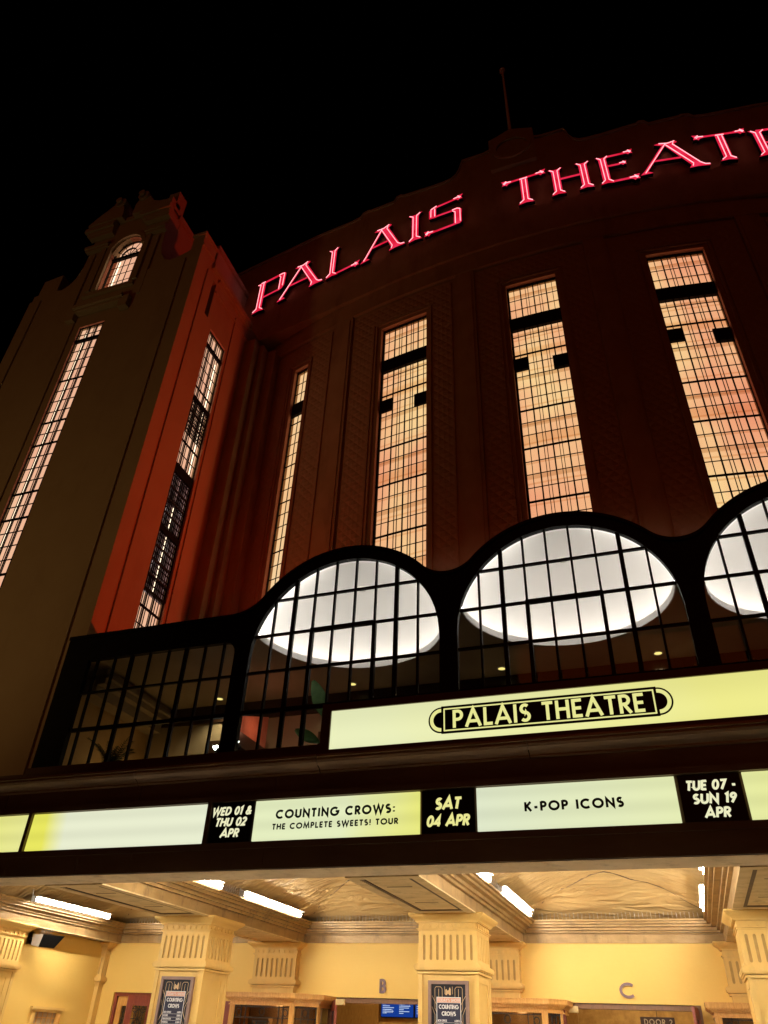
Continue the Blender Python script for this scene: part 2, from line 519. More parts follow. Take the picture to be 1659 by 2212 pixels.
def tag(o, label=None, cat=None, group=None, kind=None):
    if label: o['label'] = label
    if cat: o['category'] = cat
    if group: o['group'] = group
    if kind: o['kind'] = kind
    return o

def thing(name, loc, label, cat, group=None):
    o = bpy.data.objects.new(name, None)
    o.empty_display_size = 0.2
    o.location = loc
    COL.objects.link(o)
    WLOC[o.name] = Vector(loc)
    return tag(o, label, cat, group)

def copy_tree(o, parent=None, dloc=(0, 0, 0)):
    c = o.copy(); COL.objects.link(c)
    if parent is not None:
        c.parent = parent; WLOC[c.name] = WLOC[parent.name].copy()
    else:
        c.location = Vector(o.location) + Vector(dloc); WLOC[c.name] = Vector(c.location)
    for ch in list(o.children): copy_tree(ch, c)
    return c

# ------------------------------------------------------------------ surfaces of the place
XO, YA, RR = -0.976, 16.868, 34.053      # the bowed facade: arc through (XO, YA), radius RR
def fac(s, z, d=0.0):
    a = s / RR; r = RR + d
    return (XO + r * math.sin(a), YA + RR - r * math.cos(a), z)
UB = 6.1
def upw(u, z, d=0.0):
    """upper wall: the same bow in the middle, straight beyond it"""
    r = RR + 0.2
    if abs(u) <= UB:
        a = u / RR
        return (XO + (r + d) * math.sin(a), YA + RR - (r + d) * math.cos(a), z)
    s = 1 if u > 0 else -1
    ab = s * UB / RR; e = abs(u) - UB
    return (XO + (r + d) * math.sin(ab) + s * e * math.cos(ab), YA + RR - (r + d) * math.cos(ab) + e * math.sin(abs(ab)), z)
TX, TY = -12.93, 13.5                     # inner front corner of the tower
def frontw(Y0):
    return lambda x, z, d=0.0: (x, Y0 - d, z)
def sidew(X0):
    return lambda y, z, d=0.0: (X0 + d, y, z)

# ------------------------------------------------------------------ stroke lettering
def arc(cx, cy, rx, ry, a0, a1, n=14):
    return [(cx + rx * math.cos(math.radians(a0 + (a1 - a0) * i / n)), cy + ry * math.sin(math.radians(a0 + (a1 - a0) * i / n))) for i in range(n + 1)]
def G(w, *st): return (w, [list(s) for s in st])
h = 0.08
GL = {
 'A': G(.86, [(h*.6, 0), (.43, .98), (.86-h*.6, 0)], [(.19, .30), (.67, .30)]),
 'B': G(.56, [(h, 0), (h, 1)], [(h, .92)] + arc(.26, .71, .20, .21, 90, -90) + [(h, .50)], [(h, .50)] + arc(.28, .29, .22, .21, 90, -90) + [(h, .08)]),
 'C': G(.86, arc(.50, .5, .42, .42, 48, 312, 22)),
 'D': G(.74, [(h, 0), (h, 1)], [(h, .92)] + arc(.28, .5, .38, .42, 90, -90) + [(h, .08)]),
 'E': G(.52, [(h, 0), (h, 1)], [(h, .92), (.5, .92)], [(h, .5), (.46, .5)], [(h, .08), (.5, .08)]),
 'F': G(.5, [(h, 0), (h, 1)], [(h, .92), (.5, .92)], [(h, .5), (.44, .5)]),
 'G': G(.94, arc(.50, .5, .42, .42, 48, 360, 24) + [(.60, .5)]),
 'H': G(.70, [(h, 0), (h, 1)], [(.70-h, 0), (.70-h, 1)], [(h, .52), (.70-h, .52)]),
 'I': G(.18, [(.09, 0), (.09, 1)]),
 'K': G(.64, [(h, 0), (h, 1)], [(.58, 1), (h+.06, .47)], [(.22, .56), (.60, 0)]),
 'L': G(.48, [(h, 1), (h, .08), (.48, .08)]),
 'M': G(.98, [(h*.8, 0), (.19, .96), (.49, .12), (.79, .96), (.98-h*.8, 0)]),
 'N': G(.76, [(h, 0), (h, .92), (.76-h, .08), (.76-h, 1)]),
 'O': G(1.0, arc(.5, .5, .42, .42, 90, 450, 28)),
 'P': G(.56, [(h, 0), (h, 1)], [(h, .92)] + arc(.27, .69, .22, .23, 90, -90) + [(h, .46)]),
 'R': G(.58, [(h, 0), (h, 1)], [(h, .92)] + arc(.27, .70, .21, .22, 90, -90) + [(h, .48)], [(.24, .48), (.54, 0)]),
 'S': G(.58, arc(.29, .715, .19, .205, 40, 270, 12) + arc(.29, .295, .21, .215, 90, -140, 12)),
 'T': G(.56, [(.28, 0), (.28, 1)], [(0, .92), (.56, .92)]),
 'U': G(.68, [(h, 1), (h, .34)] + arc(.34, .34, .26, .26, 180, 360, 12) + [(.68-h, 1)]),
 'V': G(.76, [(h*.6, 1), (.38, .03), (.76-h*.6, 1)]),
 'W': G(1.14, [(h*.6, 1), (.31, .04), (.57, .92), (.83, .04), (1.14-h*.6, 1)]),
 'X': G(.66, [(.05, 0), (.61, 1)], [(.05, 1), (.61, 0)]),
 'Y': G(.66, [(.05, 1), (.33, .48), (.61, 1)], [(.33, .5), (.33, 0)]),
 '0': G(.62, arc(.31, .5, .23, .42, 90, 450, 24)),
 '1': G(.34, [(.04, .80), (.22, .93), (.22, 0)]),
 '2': G(.56, arc(.28, .70, .20, .22, 165, -25, 12) + [(.08, .08), (.54, .08)]),
 '3': G(.54, arc(.25, .71, .18, .21, 150, -90, 12), arc(.25, .29, .21, .21, 90, -150, 12)),
 '4': G(.62, [(.44, 0), (.44, .92), (.06, .28), (.60, .28)]),
 '5': G(.54, [(.48, .92), (.16, .92), (.12, .55)] + arc(.25, .31, .21, .24, 110, -150, 12)),
 '6': G(.56, [(.40, .98), (.12, .45)], arc(.28, .29, .20, .21, 90, 450, 16)),
 '7': G(.54, [(.04, .92), (.50, .92), (.18, 0)]),
 '8': G(.54, arc(.27, .71, .16, .20, 90, 450, 16), arc(.27, .29, .20, .21, 90, 450, 16)),
 '9': G(.56, arc(.28, .70, .20, .21, 90, 450, 16), [(.45, .58), (.18, 0)]),
 '&': G(.72, [(.70, 0), (.20, .62)] + arc(.31, .76, .13, .15, 215, -30, 10) + [(.14, .42)] + arc(.28, .25, .20, .19, 150, 330, 10) + [(.66, .48)]),
 ':': G(.20, [(.10, .10), (.10, .26)], [(.10, .54), (.10, .70)]),
 '!': G(.22, [(.11, 1), (.11, .30)], [(.11, .0), (.11, .15)]),
 '-': G(.42, [(.06, .40), (.36, .40)]),
 "'": G(.18, [(.09, 1), (.07, .72)]),
 ' ': G(.34),
}
def text_width(t, cap, track): 
    return sum(GL[c][0] * cap + track for c in t) - track
def text(mb, t, fn, x, z, cap, wt=0.16, track=0.02, slant=0.0, align='l', sx=1.0, d=0.004, thick=0.0):
    """writes t with flat strokes: x is where it starts (or its centre), z its baseline, in fn's plane"""
    track = track / sx if sx else track
    wd = text_width(t, cap, track) * sx
    if align == 'c': x -= wd / 2
    if align == 'r': x -= wd
    k = 0
    for ch in t:
        w, strokes = GL[ch]
        for st in strokes:
            P = [Vector((x + (p[0] + slant * p[1] / sx) * cap * sx, z + p[1] * cap)) for p in st]
            hw = wt * cap / 2
            closed = (P[0] - P[-1]).length < 1e-6
            L = []; R = []
            n = len(P)
            for i in range(n):
                if closed:
                    a = P[(i - 1) % (n - 1)]; b = P[(i + 1) % (n - 1)]
                    t1 = (P[i] - a).normalized(); t2 = (b - P[i]).normalized()
                else:
                    t1 = (P[i] - P[i - 1]).normalized() if i > 0 else (P[1] - P[0]).normalized()
                    t2 = (P[i + 1] - P[i]).normalized() if i < n - 1 else t1
                n1 = Vector((-t1.y, t1.x)); n2 = Vector((-t2.y, t2.x))
                m = n1 + n2
                if m.length < 1e-6: m = n1
                m.normalize()
                c = max(0.38, m.dot(n1))
                L.append(P[i] + m * hw / c); R.append(P[i] - m * hw / c)
            dd = d + 0.0004 * (k % 4); k += 1
            for i in range(n - 1):
                mb.quad(fn(R[i].x, R[i].y, dd), fn(R[i + 1].x, R[i + 1].y, dd), fn(L[i + 1].x, L[i + 1].y, dd), fn(L[i].x, L[i].y, dd))
        x += (w * cap + track) * sx
    return wd

# ------------------------------------------------------------------ ground (below the frame)
g = MB(); g.box(-400, 400, -400, 400, -0.5, -0.14)
tag(g.build('road', MT['asphalt']), kind='structure')
g = MB(); g.box(-40, 30, -3.0, 25, -0.136, 0.0)
tag(g.build('pavement', MT['paving']), kind='structure')

def interp(pts):
    def f(x):
        if x <= pts[0][0]: return pts[0][1]
        for (a, b), (c, d) in zip(pts, pts[1:]):
            if a <= x <= c:
                return b if c == a else b + (d - b) * (x - a) / (c - a)
        return pts[-1][1]
    return f
def slices(mb, fn, xs, lo, hi, d0, d1):
    for a, b in zip(xs, xs[1:]):
        la, lb, ha, hb = lo(a), lo(b), hi(a), hi(b)
        if ha - la < 1e-4 and hb - lb < 1e-4: continue
        mb.prism([(a, la), (b, lb), (b, hb), (a, ha)], fn, d0, d1)
def const(v): return lambda x: v

# ------------------------------------------------------------------ the theatre building
TH = thing('theatre_building', (XO, 17.5, 0), 'tall night-lit theatre with a bowed brown front of narrow lit windows beside a square tower', 'theatre')

# --- lower bowed wall with its window openings
WIN = [(-9.81, 0.36), (-5.055, 0.945), (-0.25, 0.88), (4.56, 0.94), (9.31, 0.36)]
ZT = 23.65
m = MB()
edges = [-12.0]
for c, hw in WIN: edges += [c - hw, c + hw]
edges.append(12.6)
for i in range(0, len(edges), 2):
    m.bent(fac, edges[i], edges[i + 1], 6.0, ZT, -0.9, 0.0)
m.bent(fac, -12.0, 12.6, ZT, 25.05, -0.9, 0.0)
m.build('bowed_wall', MT['facade'], TH)
m = MB(); m.bent(fac, -12.2, 12.6, 25.05, 25.98, -0.9, 0.09)
m.bent(fac, -12.2, 12.6, 25.0, 25.07, -0.5, 0.13)
m.build('frieze_band', MT['facade'], TH)
# pilasters between the windows and lattice frames round them
for a, b in ((-8.15, -7.30), (-2.92, -2.22), (1.72, 2.42), (6.75, 7.55)):
    m = MB(); m.bent(fac, a, b, 6.0, 25.0, -0.1, 0.11, 2)
    m.bent(fac, a + 0.10, b - 0.10, 6.0, 24.8, 0.0, 0.15, 2)
    m.build('pilaster', MT['facade'], TH)
for i, (c, hw) in enumerate(WIN):
    L = {0: (-11.80, -8.30), 1: (-7.2, -3.12), 2: (-2.15, 1.65), 3: (2.50, 6.65), 4: (7.7, 11.2)}[i]
    m = MB()
    m.bent(fac, L[0], c - hw - 0.27, 6.0, 24.80, 0.0, 0.05)
    m.bent(fac, c + hw + 0.27, L[1], 6.0, 24.80, 0.0, 0.05)
    m.bent(fac, c - hw - 0.27, c + hw + 0.27, 23.92, 24.80, 0.0, 0.05)
    m.build('lattice_panel', MT['lattice'], TH)
    m = MB()
    m.bent(fac, c - hw - 0.20, c - hw - 0.14, 6.0, ZT + 0.2, 0.0, 0.07, 1)
    m.bent(fac, c + hw + 0.14, c + hw + 0.20, 6.0, ZT + 0.2, 0.0, 0.07, 1)
    m.bent(fac, c - hw - 0.14, c + hw + 0.14, ZT + 0.14, ZT + 0.2, 0.0, 0.07)
    m.build('window_architrave', MT['facade'], TH)

def bars(mb, fn, s0, s1, z0, z1, vs, hs, d0, d1, thin=0.019, thick=0.042, hk=1.0):
    for v in vs:
        w = thick if isinstance(v, tuple) else thin
        s = v[0] if isinstance(v, tuple) else v
        mb.bent(fn, s - w / 2, s + w / 2, z0, z1, d0, d1, 1)
    for hh in hs:
        w = (thick * 1.7 if isinstance(hh, tuple) else thin * 1.3) * hk
        z = hh[0] if isinstance(hh, tuple) else hh
        if z0 < z < z1: mb.bent(fn, s0, s1, z - w / 2, z + w / 2, d0 + 0.004, d1 - 0.004, 3)
T_ = lambda v: (v,)
ROWS = [22.93, 22.44, 21.05, 20.62, T_(20.16), 19.70, 19.17, 18.65, 18.18, T_(17.68), 17.17, 16.67, T_(16.14), 15.64, 15.16, 14.67, T_(14.18), 13.63, 13.13, 12.63, T_(12.14), 11.6, 11.1, 10.6]
ROWS1 = [22.91, 22.35, T_(20.75), 20.2, 19.71, 19.19, T_(18.67), 18.1, 17.58, T_(17.02), 16.5, 15.98, 15.46, T_(14.94), 14.4, 13.88, 13.36, T_(12.84), 12.3, 11.8, 11.3]
for i, (c, hw) in enumerate(WIN):
    wide = hw > 0.5
    s0, s1 = c - hw, c + hw
    m = MB()
    for a, b in ((s0, s0 + (0.075 if wide else 0.05)), (s1 - 0.035, s1)):
        m.bent(fac, a, b, 8.0, ZT, -0.20, -0.15, 1)
    m.bent(fac, s0, s1, ZT - 0.10, ZT, -0.20, -0.15)
    w = m.build('tall_window', MT['bars'], TH)
    m = MB()
    W_ = s1 - s0
    if wide:
        vs = [s0 + W_ * .142, T_(s0 + W_ * .272), s0 + W_ * .374, s0 + W_ * .425, T_(s0 + W_ * .528), s0 + W_ * .629, s0 + W_ * .677, T_(s0 + W_ * .778), s0 + W_ * .897]
        bars(m, fac, s0, s1, 8.0, ZT - 0.1, vs, ROWS, -0.19, -0.165)
    else:
        bars(m, fac, s0, s1, 8.0, ZT - 0.1, [c + 0.01], ROWS1, -0.19, -0.165, 0.022, 0.03)
    m.build('glazing_bars', MT['bars'], w)
    m = MB(); m.bent(fac, s0 - .001, s0 + .012, 8.0, ZT, -0.15, -0.002, 1); m.bent(fac, s1 - .012, s1 + .001, 8.0, ZT, -0.15, -0.002, 1); m.bent(fac, s0 + .012, s1 - .012, ZT - .012, ZT + .001, -0.15, -0.002)
    m.build('tinted_reveal_lining', MT['reveal'], w)
    m = MB(); m.bent(fac, s0, s1, 21.38 if wide else 21.2, 21.98 if wide else 21.82, -0.25, -0.13)
    m.build('dark_transom', MT['bars'], w)
    if wide:
        dz = 0.0 if i == 1 else 0.05
        for a, b, za, zb in ((s0, s0 + W_ * .275, 19.42 + dz, 19.98 + dz), (s1 - W_ * .28, s1, 19.20 + dz, 19.76 + dz)):
            if i == 1 or True:
                m = MB(); m.bent(fac, a, b, za, zb - .03, -0.20, -0.14, 1)
                m.bent(fac, a, b, za - 0.05, za - 0.035, -0.19, -0.13, 1)
                m.build('open_vent_sash', MT['bars'], w)
    m = MB(); m.bent(fac, s0, s1, 8.0, ZT, -0.195, -0.192)
    m.build('pane', MT['glass'], w)
    m = MB(); m.bent(fac, s0 - 0.0, s1 + 0.0, 8.0, ZT, -0.40, -0.34)
    m.build('lit_room', MT['peach'] if wide else MT['cream_glow'], w)

# --- stepped piers in the corner against the tower
for x0, x1, y0 in ((-12.56, -11.95, 18.20), (-12.76, -12.31, 17.80), (-13.0, -12.50, 17.40)):
    m = MB(); m.box(x0, x1, y0, 19.6, 6.0, 25.0)
    m.box(x1 - 0.09, x1 + 0.03, y0 - 0.04, y0 + 0.2, 6.0, 24.9)
    m.build('corner_pier', MT['facade'], TH)

# --- upper wall that carries the letters, with its curved and stepped skyline
half = [(0.34, 33.25), (0.60, 33.12), (0.93, 33.05), (0.94, 32.48), (1.2, 32.40), (2.12, 32.46), (2.2, 32.2), (2.28, 31.85), (2.42, 31.55), (2.62, 31.38), (2.95, 31.33), (3.5, 31.38),
        (4.85, 31.66), (4.95, 31.78), (5.15, 31.76), (5.3, 31.52), (6.45, 31.72), (6.55, 31.80), (6.85, 31.78), (7.0, 31.58), (7.4, 31.56), (9.3, 31.80), (12.7, 31.92), (14.2, 31.93)]
prof = [(-0.28 - a, b) for a, b in reversed(half)] + [(-0.28, 33.5)] + [(-0.28 + a, b) for a, b in half]
m = MB()
slices(m, upw, [p[0] for p in prof], const(25.98), interp(prof), -1.25, 0.0)
m.build('lettered_parapet', MT['facade'], TH)
m = MB()
for a, b in zip(prof, prof[1:]):
    m.prism([(a[0], a[1] - 0.10), (b[0], b[1] - 0.10), (b[0], b[1] + 0.02), (a[0], a[1] + 0.02)], upw, -0.5, 0.07)
m.build('parapet_coping', MT['render'], TH)
m = MB()
m.prism([(-1.2, 30.7), (0.64, 30.7), (0.64, 33.0), (0.3, 33.15), (-0.28, 33.42), (-0.9, 33.1), (-1.2, 33.0)], upw, 0.0, 0.16)
cr = m.build('crest_block', MT['render'], TH)
m = MB()
N_ = 28
for k in range(N_):
    a0, a1 = 2 * PI * k / N_, 2 * PI * (k + 1) / N_
    P = [(-0.28 + r * math.cos(a), 31.95 + r * math.sin(a)) for r, a in ((.62, a0), (.80, a0), (.80, a1), (.62, a1))]
    m.prism(P, upw, 0.14, 0.24)
m.build('wreath', MT['render'], cr)

# --- the tower
FW = frontw(TY); SW = sidew(TX)
tprof = [(-20.85, 26.16), (-20.66, 26.18), (-20.65, 27.05), (-19.74, 27.16), (-19.72, 26.12), (-19.45, 26.06), (-19.15, 26.25), (-18.92, 26.62), (-18.78, 27.3), (-18.75, 28.2), (-18.74, 29.9),
         (-15.06, 29.9), (-15.04, 28.4), (-14.98, 27.1), (-14.84, 26.5), (-14.6, 26.05), (-14.33, 25.88), (-13.95, 25.92), (-13.44, 26.12), (-13.43, 26.86), (-12.93, 27.12)]
tp = interp(tprof)
xs = sorted(set([p[0] for p in tprof] + [-17.62, -16.47, -17.50, -16.02] + [-16.76 + 0.74 * math.cos(PI * k / 10) for k in range(11)]))
def arch_lo(x):
    t = max(0.0, 0.74 ** 2 - (x + 16.675) ** 2)
    return 27.62 + math.sqrt(t) * 1.12
m = MB()
for a, b in zip(xs, xs[1:]):
    mid = (a + b) / 2
    z = [0.0]
    if -17.62 < mid < -16.47: cut = (8.0, 23.14)
    else: cut = None
    arched = -17.50 < mid < -16.02
    lo = 0.0
    if cut:
        m.prism([(a, 0), (b, 0), (b, 8), (a, 8)], FW, -0.6, 0.0); lo = 23.14
    if arched:
        m.prism([(a, lo), (b, lo), (b, 25.25), (a, 25.25)], FW, -0.6, 0.0)
        m.prism([(a, arch_lo(a)), (b, arch_lo(b)), (b, tp(b)), (a, tp(a))], FW, -0.6, 0.0)
    else:
        m.prism([(a, lo), (b, lo), (b, tp(b)), (a, tp(a))], FW, -0.6, 0.0)
TW = m.build('tower_front_wall', MT['render'], TH)
m = MB()
m.bent(FW, -13.40, TX, 4.5, 25.75, 0.0, 0.07, 1)
m.bent(FW, -16.16, -13.52, 4.5, 23.0, 0.0, 0.06, 1)
m.bent(FW, -15.2, -13.52, 23.0, 25.6, 0.0, 0.06, 1)
m.bent(FW, -20.2, -17.90, 4.5, 23.6, 0.0, 0.06, 1)
m.bent(FW, -20.85, -20.3, 4.5, 25.7, 0.0, 0.07, 1)
m.build('raised_panel', MT['render'], TW)
m = MB()   # balcony sill with brackets, mouldings of the turret
m.bent(FW, -18.0, -15.75, 23.95, 24.12, 0.0, 0.34, 1); m.bent(FW, -17.9, -15.85, 23.82, 23.95, 0.0, 0.24, 1)
m.bent(FW, -18.25, -17.9, 23.45, 24.05, 0.0, 0.22, 1); m.bent(FW, -15.9, -15.5, 23.45, 24.05, 0.0, 0.22, 1)
m.bent(FW, -18.05, -15.7, 24.9, 25.08, 0.0, 0.12, 1)
m.build('balcony_sill', MT['render'], TW)
for a, b in ((-18.9, -17.72), (-15.95, -14.98)):
    m = MB()
    m.bent(FW, a + 0.05, b, 28.10, 28.22, 0.0, 0.16, 1); m.bent(FW, a, b, 28.22, 28.38, 0.0, 0.22, 1); m.bent(FW, a + 0.02, b, 28.38, 28.46, 0.0, 0.14, 1)
    m.build('turret_moulding', MT['render'], TW)
for a, b in ((-19.22, -17.75), (-16.45, -14.98)):
    m = MB()
    m.bent(FW, a + 0.3, b, 29.0, 29.2, 0.0, 0.20, 1); m.bent(FW, a + 0.16, b, 29.2, 29.45, 0.0, 0.22, 1)
    m.bent(FW, a, b, 29.45, 29.7, 0.0, 0.30, 1); m.bent(FW, a + 0.08, b, 29.7, 29.9, -0.4, 0.26, 1)
    m.build('turret_cornice', MT['render'], TW)
m = MB()   # broken scroll pediment
slices(m, FW, [-19.15, -18.8, -18.4, -18.1, -17.8, -17.6, -17.48, -17.42], const(29.85), interp([(-19.15, 29.95), (-18.8, 30.35), (-18.4, 30.72), (-18.1, 31.02), (-17.8, 31.1), (-17.6, 30.8), (-17.48, 30.4), (-17.42, 30.1)]), -0.3, 0.3)
slices(m, FW, [-16.95, -16.8, -16.5, -16.25, -16.0, -15.7, -15.3, -15.0], const(29.85), interp([(-16.95, 30.6), (-16.8, 31.0), (-16.5, 31.05), (-16.25, 30.75), (-16.0, 30.42), (-15.7, 30.24), (-15.3, 30.15), (-15.0, 30.2)]), -0.3, 0.25)
slices(m, FW, [-17.42, -16.95], const(29.85), const(30.1), -0.3, 0.05)
for cx, cz in ((-17.78, 31.0), (-16.62, 31.0)):
    m.prism([(cx + .27 * math.cos(2 * PI * k / 18), cz + .27 * math.sin(2 * PI * k / 18)) for k in range(18)], FW, -0.35, 0.34)
    m.prism([(cx + .15 * math.cos(2 * PI * k / 14), cz + .15 * math.sin(2 * PI * k / 14)) for k in range(14)], FW, 0.40, 0.48)
m.build('scroll_pediment', MT['render'], TW)
m = MB()   # turret sides of the arched niche
m.bent(FW, -18.02, -17.80, 25.25, 28.1, 0.0, 0.10, 1); m.bent(FW, -17.72, -17.50, 25.25, 28.3, 0.0, 0.10, 1)
m.bent(FW, -15.85, -15.63, 25.25, 28.1, 0.0, 0.10, 1)
m.bent(FW, -18.48, -18.32, 24.2, 27.9, 0.0, 0.08, 1); m.bent(FW, -15.35, -15.2, 24.2, 27.9, 0.0, 0.08, 1)
for k in range(12):
    a0, a1 = PI * k / 12, PI * (k + 1) / 12
    P = [(-16.76 + r * math.cos(a), 27.62 + 1.12 * r * math.sin(a)) for r, a in ((.75, a0), (.92, a0), (.92, a1), (.75, a1))]
    m.prism(P, FW, 0.0, 0.11)
m.build('niche_surround', MT['render'], TW)

# tower windows
def tall_bars(name, parent, fn, s0, s1, z0, z1, vs, hs, glowm, d_bar=-0.09, d_glow=-0.2, fr=0.03):
    m = MB()
    for a, b in ((s0, s0 + fr), (s1 - fr, s1)): m.bent(fn, a, b, z0, z1, d_bar - 0.03, d_bar + 0.02, 1)
    m.bent(fn, s0, s1, z1 - fr, z1, d_bar - 0.03, d_bar + 0.02, 1)
    w = m.build(name, MT['bars'], parent)
    m = MB(); bars(m, fn, s0, s1, z0, z1, vs, hs, d_bar - 0.02, d_bar + 0.005, 0.017, 0.032, 1.6)
    m.build('glazing_bars', MT['bars'], w)
    m = MB(); m.bent(fn, s0, s1, z0, z1, d_bar - 0.05, d_bar - 0.045, 1)
    m.build('pane', MT['glass'], w)
    return w
zs = [22.72]; z = 21.82
while z > 8:
    zs.append(T_(z) if abs((z - 20.3) / 1.0 - round((z - 20.3) / 1.0)) < .2 and round((20.3 - z) / 1.0) in (0, 2, 3, 5, 6, 8, 10) else z); z -= 0.505
wv_ = lambda k: -17.62 + 1.15 * k
w = tall_bars('tower_window', TH, FW, -17.62, -16.47, 8.0, 23.14, [wv_(.10), wv_(.30), T_(wv_(.37)), wv_(.42), wv_(.58), T_(wv_(.65)), wv_(.70), wv_(.88)], zs, None)
m = MB(); m.bent(FW, -17.621, -17.605, 8.0, 23.14, -0.09, -0.003, 1); m.bent(FW, -17.605, -16.47, 23.125, 23.141, -0.09, -0.003, 1); m.build('tinted_reveal_lining', MT['reveal'], w)
m = MB(); m.bent(FW, -17.62, -16.47, 22.30, 22.46, -0.13, -0.06, 1); m.build('dark_transom', MT['bars'], w)
m = MB(); m.bent(FW, -17.62, -16.47, 8.0, 23.14, -0.26, -0.20, 1); m.build('lit_room', MT['salmon'], w)
m = MB(); m.bent(FW, -17.36, -17.31, 8.0, 22.9, -0.19, -0.17, 1); m.build('strip_lamp', MT['hot_strip'], w)
m = MB()
for a, b in ((-17.50, -17.46), (-16.06, -16.02)): m.bent(FW, a, b, 25.25, 27.62, -0.24, -0.16, 1)
m.bent(FW, -17.50, -16.02, 27.30, 27.46, -0.24, -0.14, 1)
for k in range(12):
    a0, a1 = PI * k / 12, PI * (k + 1) / 12
    for ra, rb in ((.69, .74), (.34, .37)):
        m.prism([(-16.76 + r * math.cos(a), 27.55 + 1.12 * r * math.sin(a)) for r, a in ((ra, a0), (rb, a0), (rb, a1), (ra, a1))], FW, -0.23, -0.17)
w = m.build('arched_window', MT['bars'], TH)
m = MB()
for v in (-17.16, -16.87, -16.58, -16.29): m.bent(FW, v - .014, v + .014, 25.25, 27.4, -0.22, -0.20, 1)
for hh in (25.36, 25.84, 26.33, 26.82): m.bent(FW, -17.50, -16.02, hh - .012, hh + .012, -0.218, -0.202, 1)
for k in range(1, 6):
    a = PI * k / 6
    m.prism([(-16.76 + r * math.cos(a) + e * math.sin(a), 27.5 + 1.12 * r * math.sin(a) - e * math.cos(a)) for r, e in ((.0, -.014), (.70, -.014), (.70, .014), (.0, .014))], FW, -0.218, -0.202)
m.build('glazing_bars', MT['bars'], w)
m = MB(); m.bent(FW, -17.503, -17.485, 25.25, 27.62, -0.5, -0.004, 1); m.bent(FW, -16.035, -16.017, 25.25, 27.62, -0.5, -0.004, 1)
for k in range(14):
    a0, a1 = PI * k / 14, PI * (k + 1) / 14
    m.prism([(-16.76 + r * math.cos(a), 27.62 + 1.12 * r * math.sin(a)) for r, a in ((.722, a0), (.742, a0), (.742, a1), (.722, a1))], FW, -0.5, -0.004)
m.build('tinted_reveal_lining', MT['reveal'], w)
m = MB(); m.bent(FW, -17.50, -16.02, 25.2, 28.4, -0.235, -0.232, 1); m.build('pane', MT['glass'], w)
m = MB(); m.bent(FW, -17.36, -15.98, 25.2, 28.45, -0.36, -0.30, 1); m.build('lit_room', MT['salmon'], w)
m = MB(); m.bent(FW, -17.20, -17.15, 25.25, 27.3, -0.29, -0.27, 1); m.build('strip_lamp', MT['hot_strip'], w)

# side of the tower facing the bowed wall
m = MB()
def yz(y0, y1, z0, z1, d0=-0.57, d1=0.0): m.bent(SW, y0, y1, z0, z1, d0, d1, 1)
yz(TY + 0.6, 14.54, 0.0, 26.0); yz(14.54, 14.80, 0.0, 23.5); yz(14.54, 14.80, 25.45, 26.0); yz(14.80, 15.12, 0, 26.0)
yz(15.12, 16.26, 0.0, 8.0); yz(15.12, 16.26, 23.25, 26.0); yz(16.26, 19.5, 0.0, 26.0)
yz(TY + 0.6, 14.33, 26.0, 26.95)
TS = m.build('tower_side_wall', MT['render'], TH)
m = MB()
yz(TY - 0.07, 13.96, 4.5, 25.75, 0.0, 0.07); yz(14.09, 14.50, 4.5, 25.5, 0.0, 0.06); yz(14.50, 14.93, 4.5, 23.3, 0.0, 0.06)
yz(16.38, 17.0, 4.5, 25.3, 0.0, 0.05)
m.build('raised_panel', MT['render'], TS)
m = MB()
yz(14.30, 17.45, 25.80, 26.02, -0.3, 0.16); yz(14.86, 17.45, 25.62, 25.80, 0.0, 0.09); yz(14.86, 17.45, 25.0, 25.1, 0.0, 0.06)
yz(TY - 0.05, 14.38, 26.90, 27.05, -0.55, 0.05); yz(TY, 14.3, 26.25, 26.34, 0.0, 0.06)
m.build('side_coping', MT['render'], TS)
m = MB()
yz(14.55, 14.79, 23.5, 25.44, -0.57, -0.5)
m.build('shadow_slot_back', MT['render_dark'], TS)  # dark-toned slot shaped in where a bracket's shadow falls
w = tall_bars('side_window', TH, SW, 15.12, 16.26, 8.0, 23.25, [15.27, 15.36, T_(15.44), 15.53, 15.72, T_(15.80), 15.90, 16.03], [21.88, 21.35, 20.85, T_(20.35), T_(17.83), 17.30, T_(11.60), 11.05, 10.5, 10.0], None, fr=0.04)
for za, zb in ((22.42, 22.58), (19.75, 19.90), (16.45, 16.83), (14.18, 14.38), (12.10, 12.18)):
    m = MB(); yz(15.12, 16.26, za, zb, -0.13, -0.05); m.build('dark_transom', MT['bars'], w)
m = MB()
for (za, zb, st, fine) in ((18.3, 19.75, .16, 0.07), (12.2, 16.45, .21, 0.09)):
    z = za
    while z < zb: yz(15.12, 16.26, z - 0.02, z + 0.02, -0.16, -0.14); z += st
    y = 15.2
    while y < 16.2: yz(y - 0.014, y + 0.014, za, zb, -0.15, -0.13); y += fine
for z in (18.75, 19.25, 13.16, 13.65, 12.66, 14.9, 15.4, 15.9): yz(15.12, 16.26, z - 0.025, z + 0.025, -0.13, -0.08)
for y in (15.44, 15.80): yz(y - 0.018, y + 0.018, 8.0, 23.2, -0.125, -0.085)
m.build('steel_grille', MT['steelgrid'], w)
m = MB(); yz(16.245, 16.261, 8.0, 23.25, -0.09, -0.003); yz(15.12, 16.245, 23.235, 23.251, -0.09, -0.003); m.build('tinted_reveal_lining', MT['reveal'], w)
for za, zb in ((19.8, 23.25), (16.6, 18.35), (8, 12.1)):
    m = MB(); yz(15.13, 16.25, za, zb, -0.26, -0.20); m.build('lit_room', MT['salmon'], w)
m = MB(); yz(15.13, 16.25, 18.35, 19.8, -0.26, -0.20); m.build('lit_stair', MT['salmon'], w)
m = MB(); yz(15.13, 16.25, 12.1, 16.6, -0.26, -0.20); m.build('dim_stair', MT['grey_glow'], w)
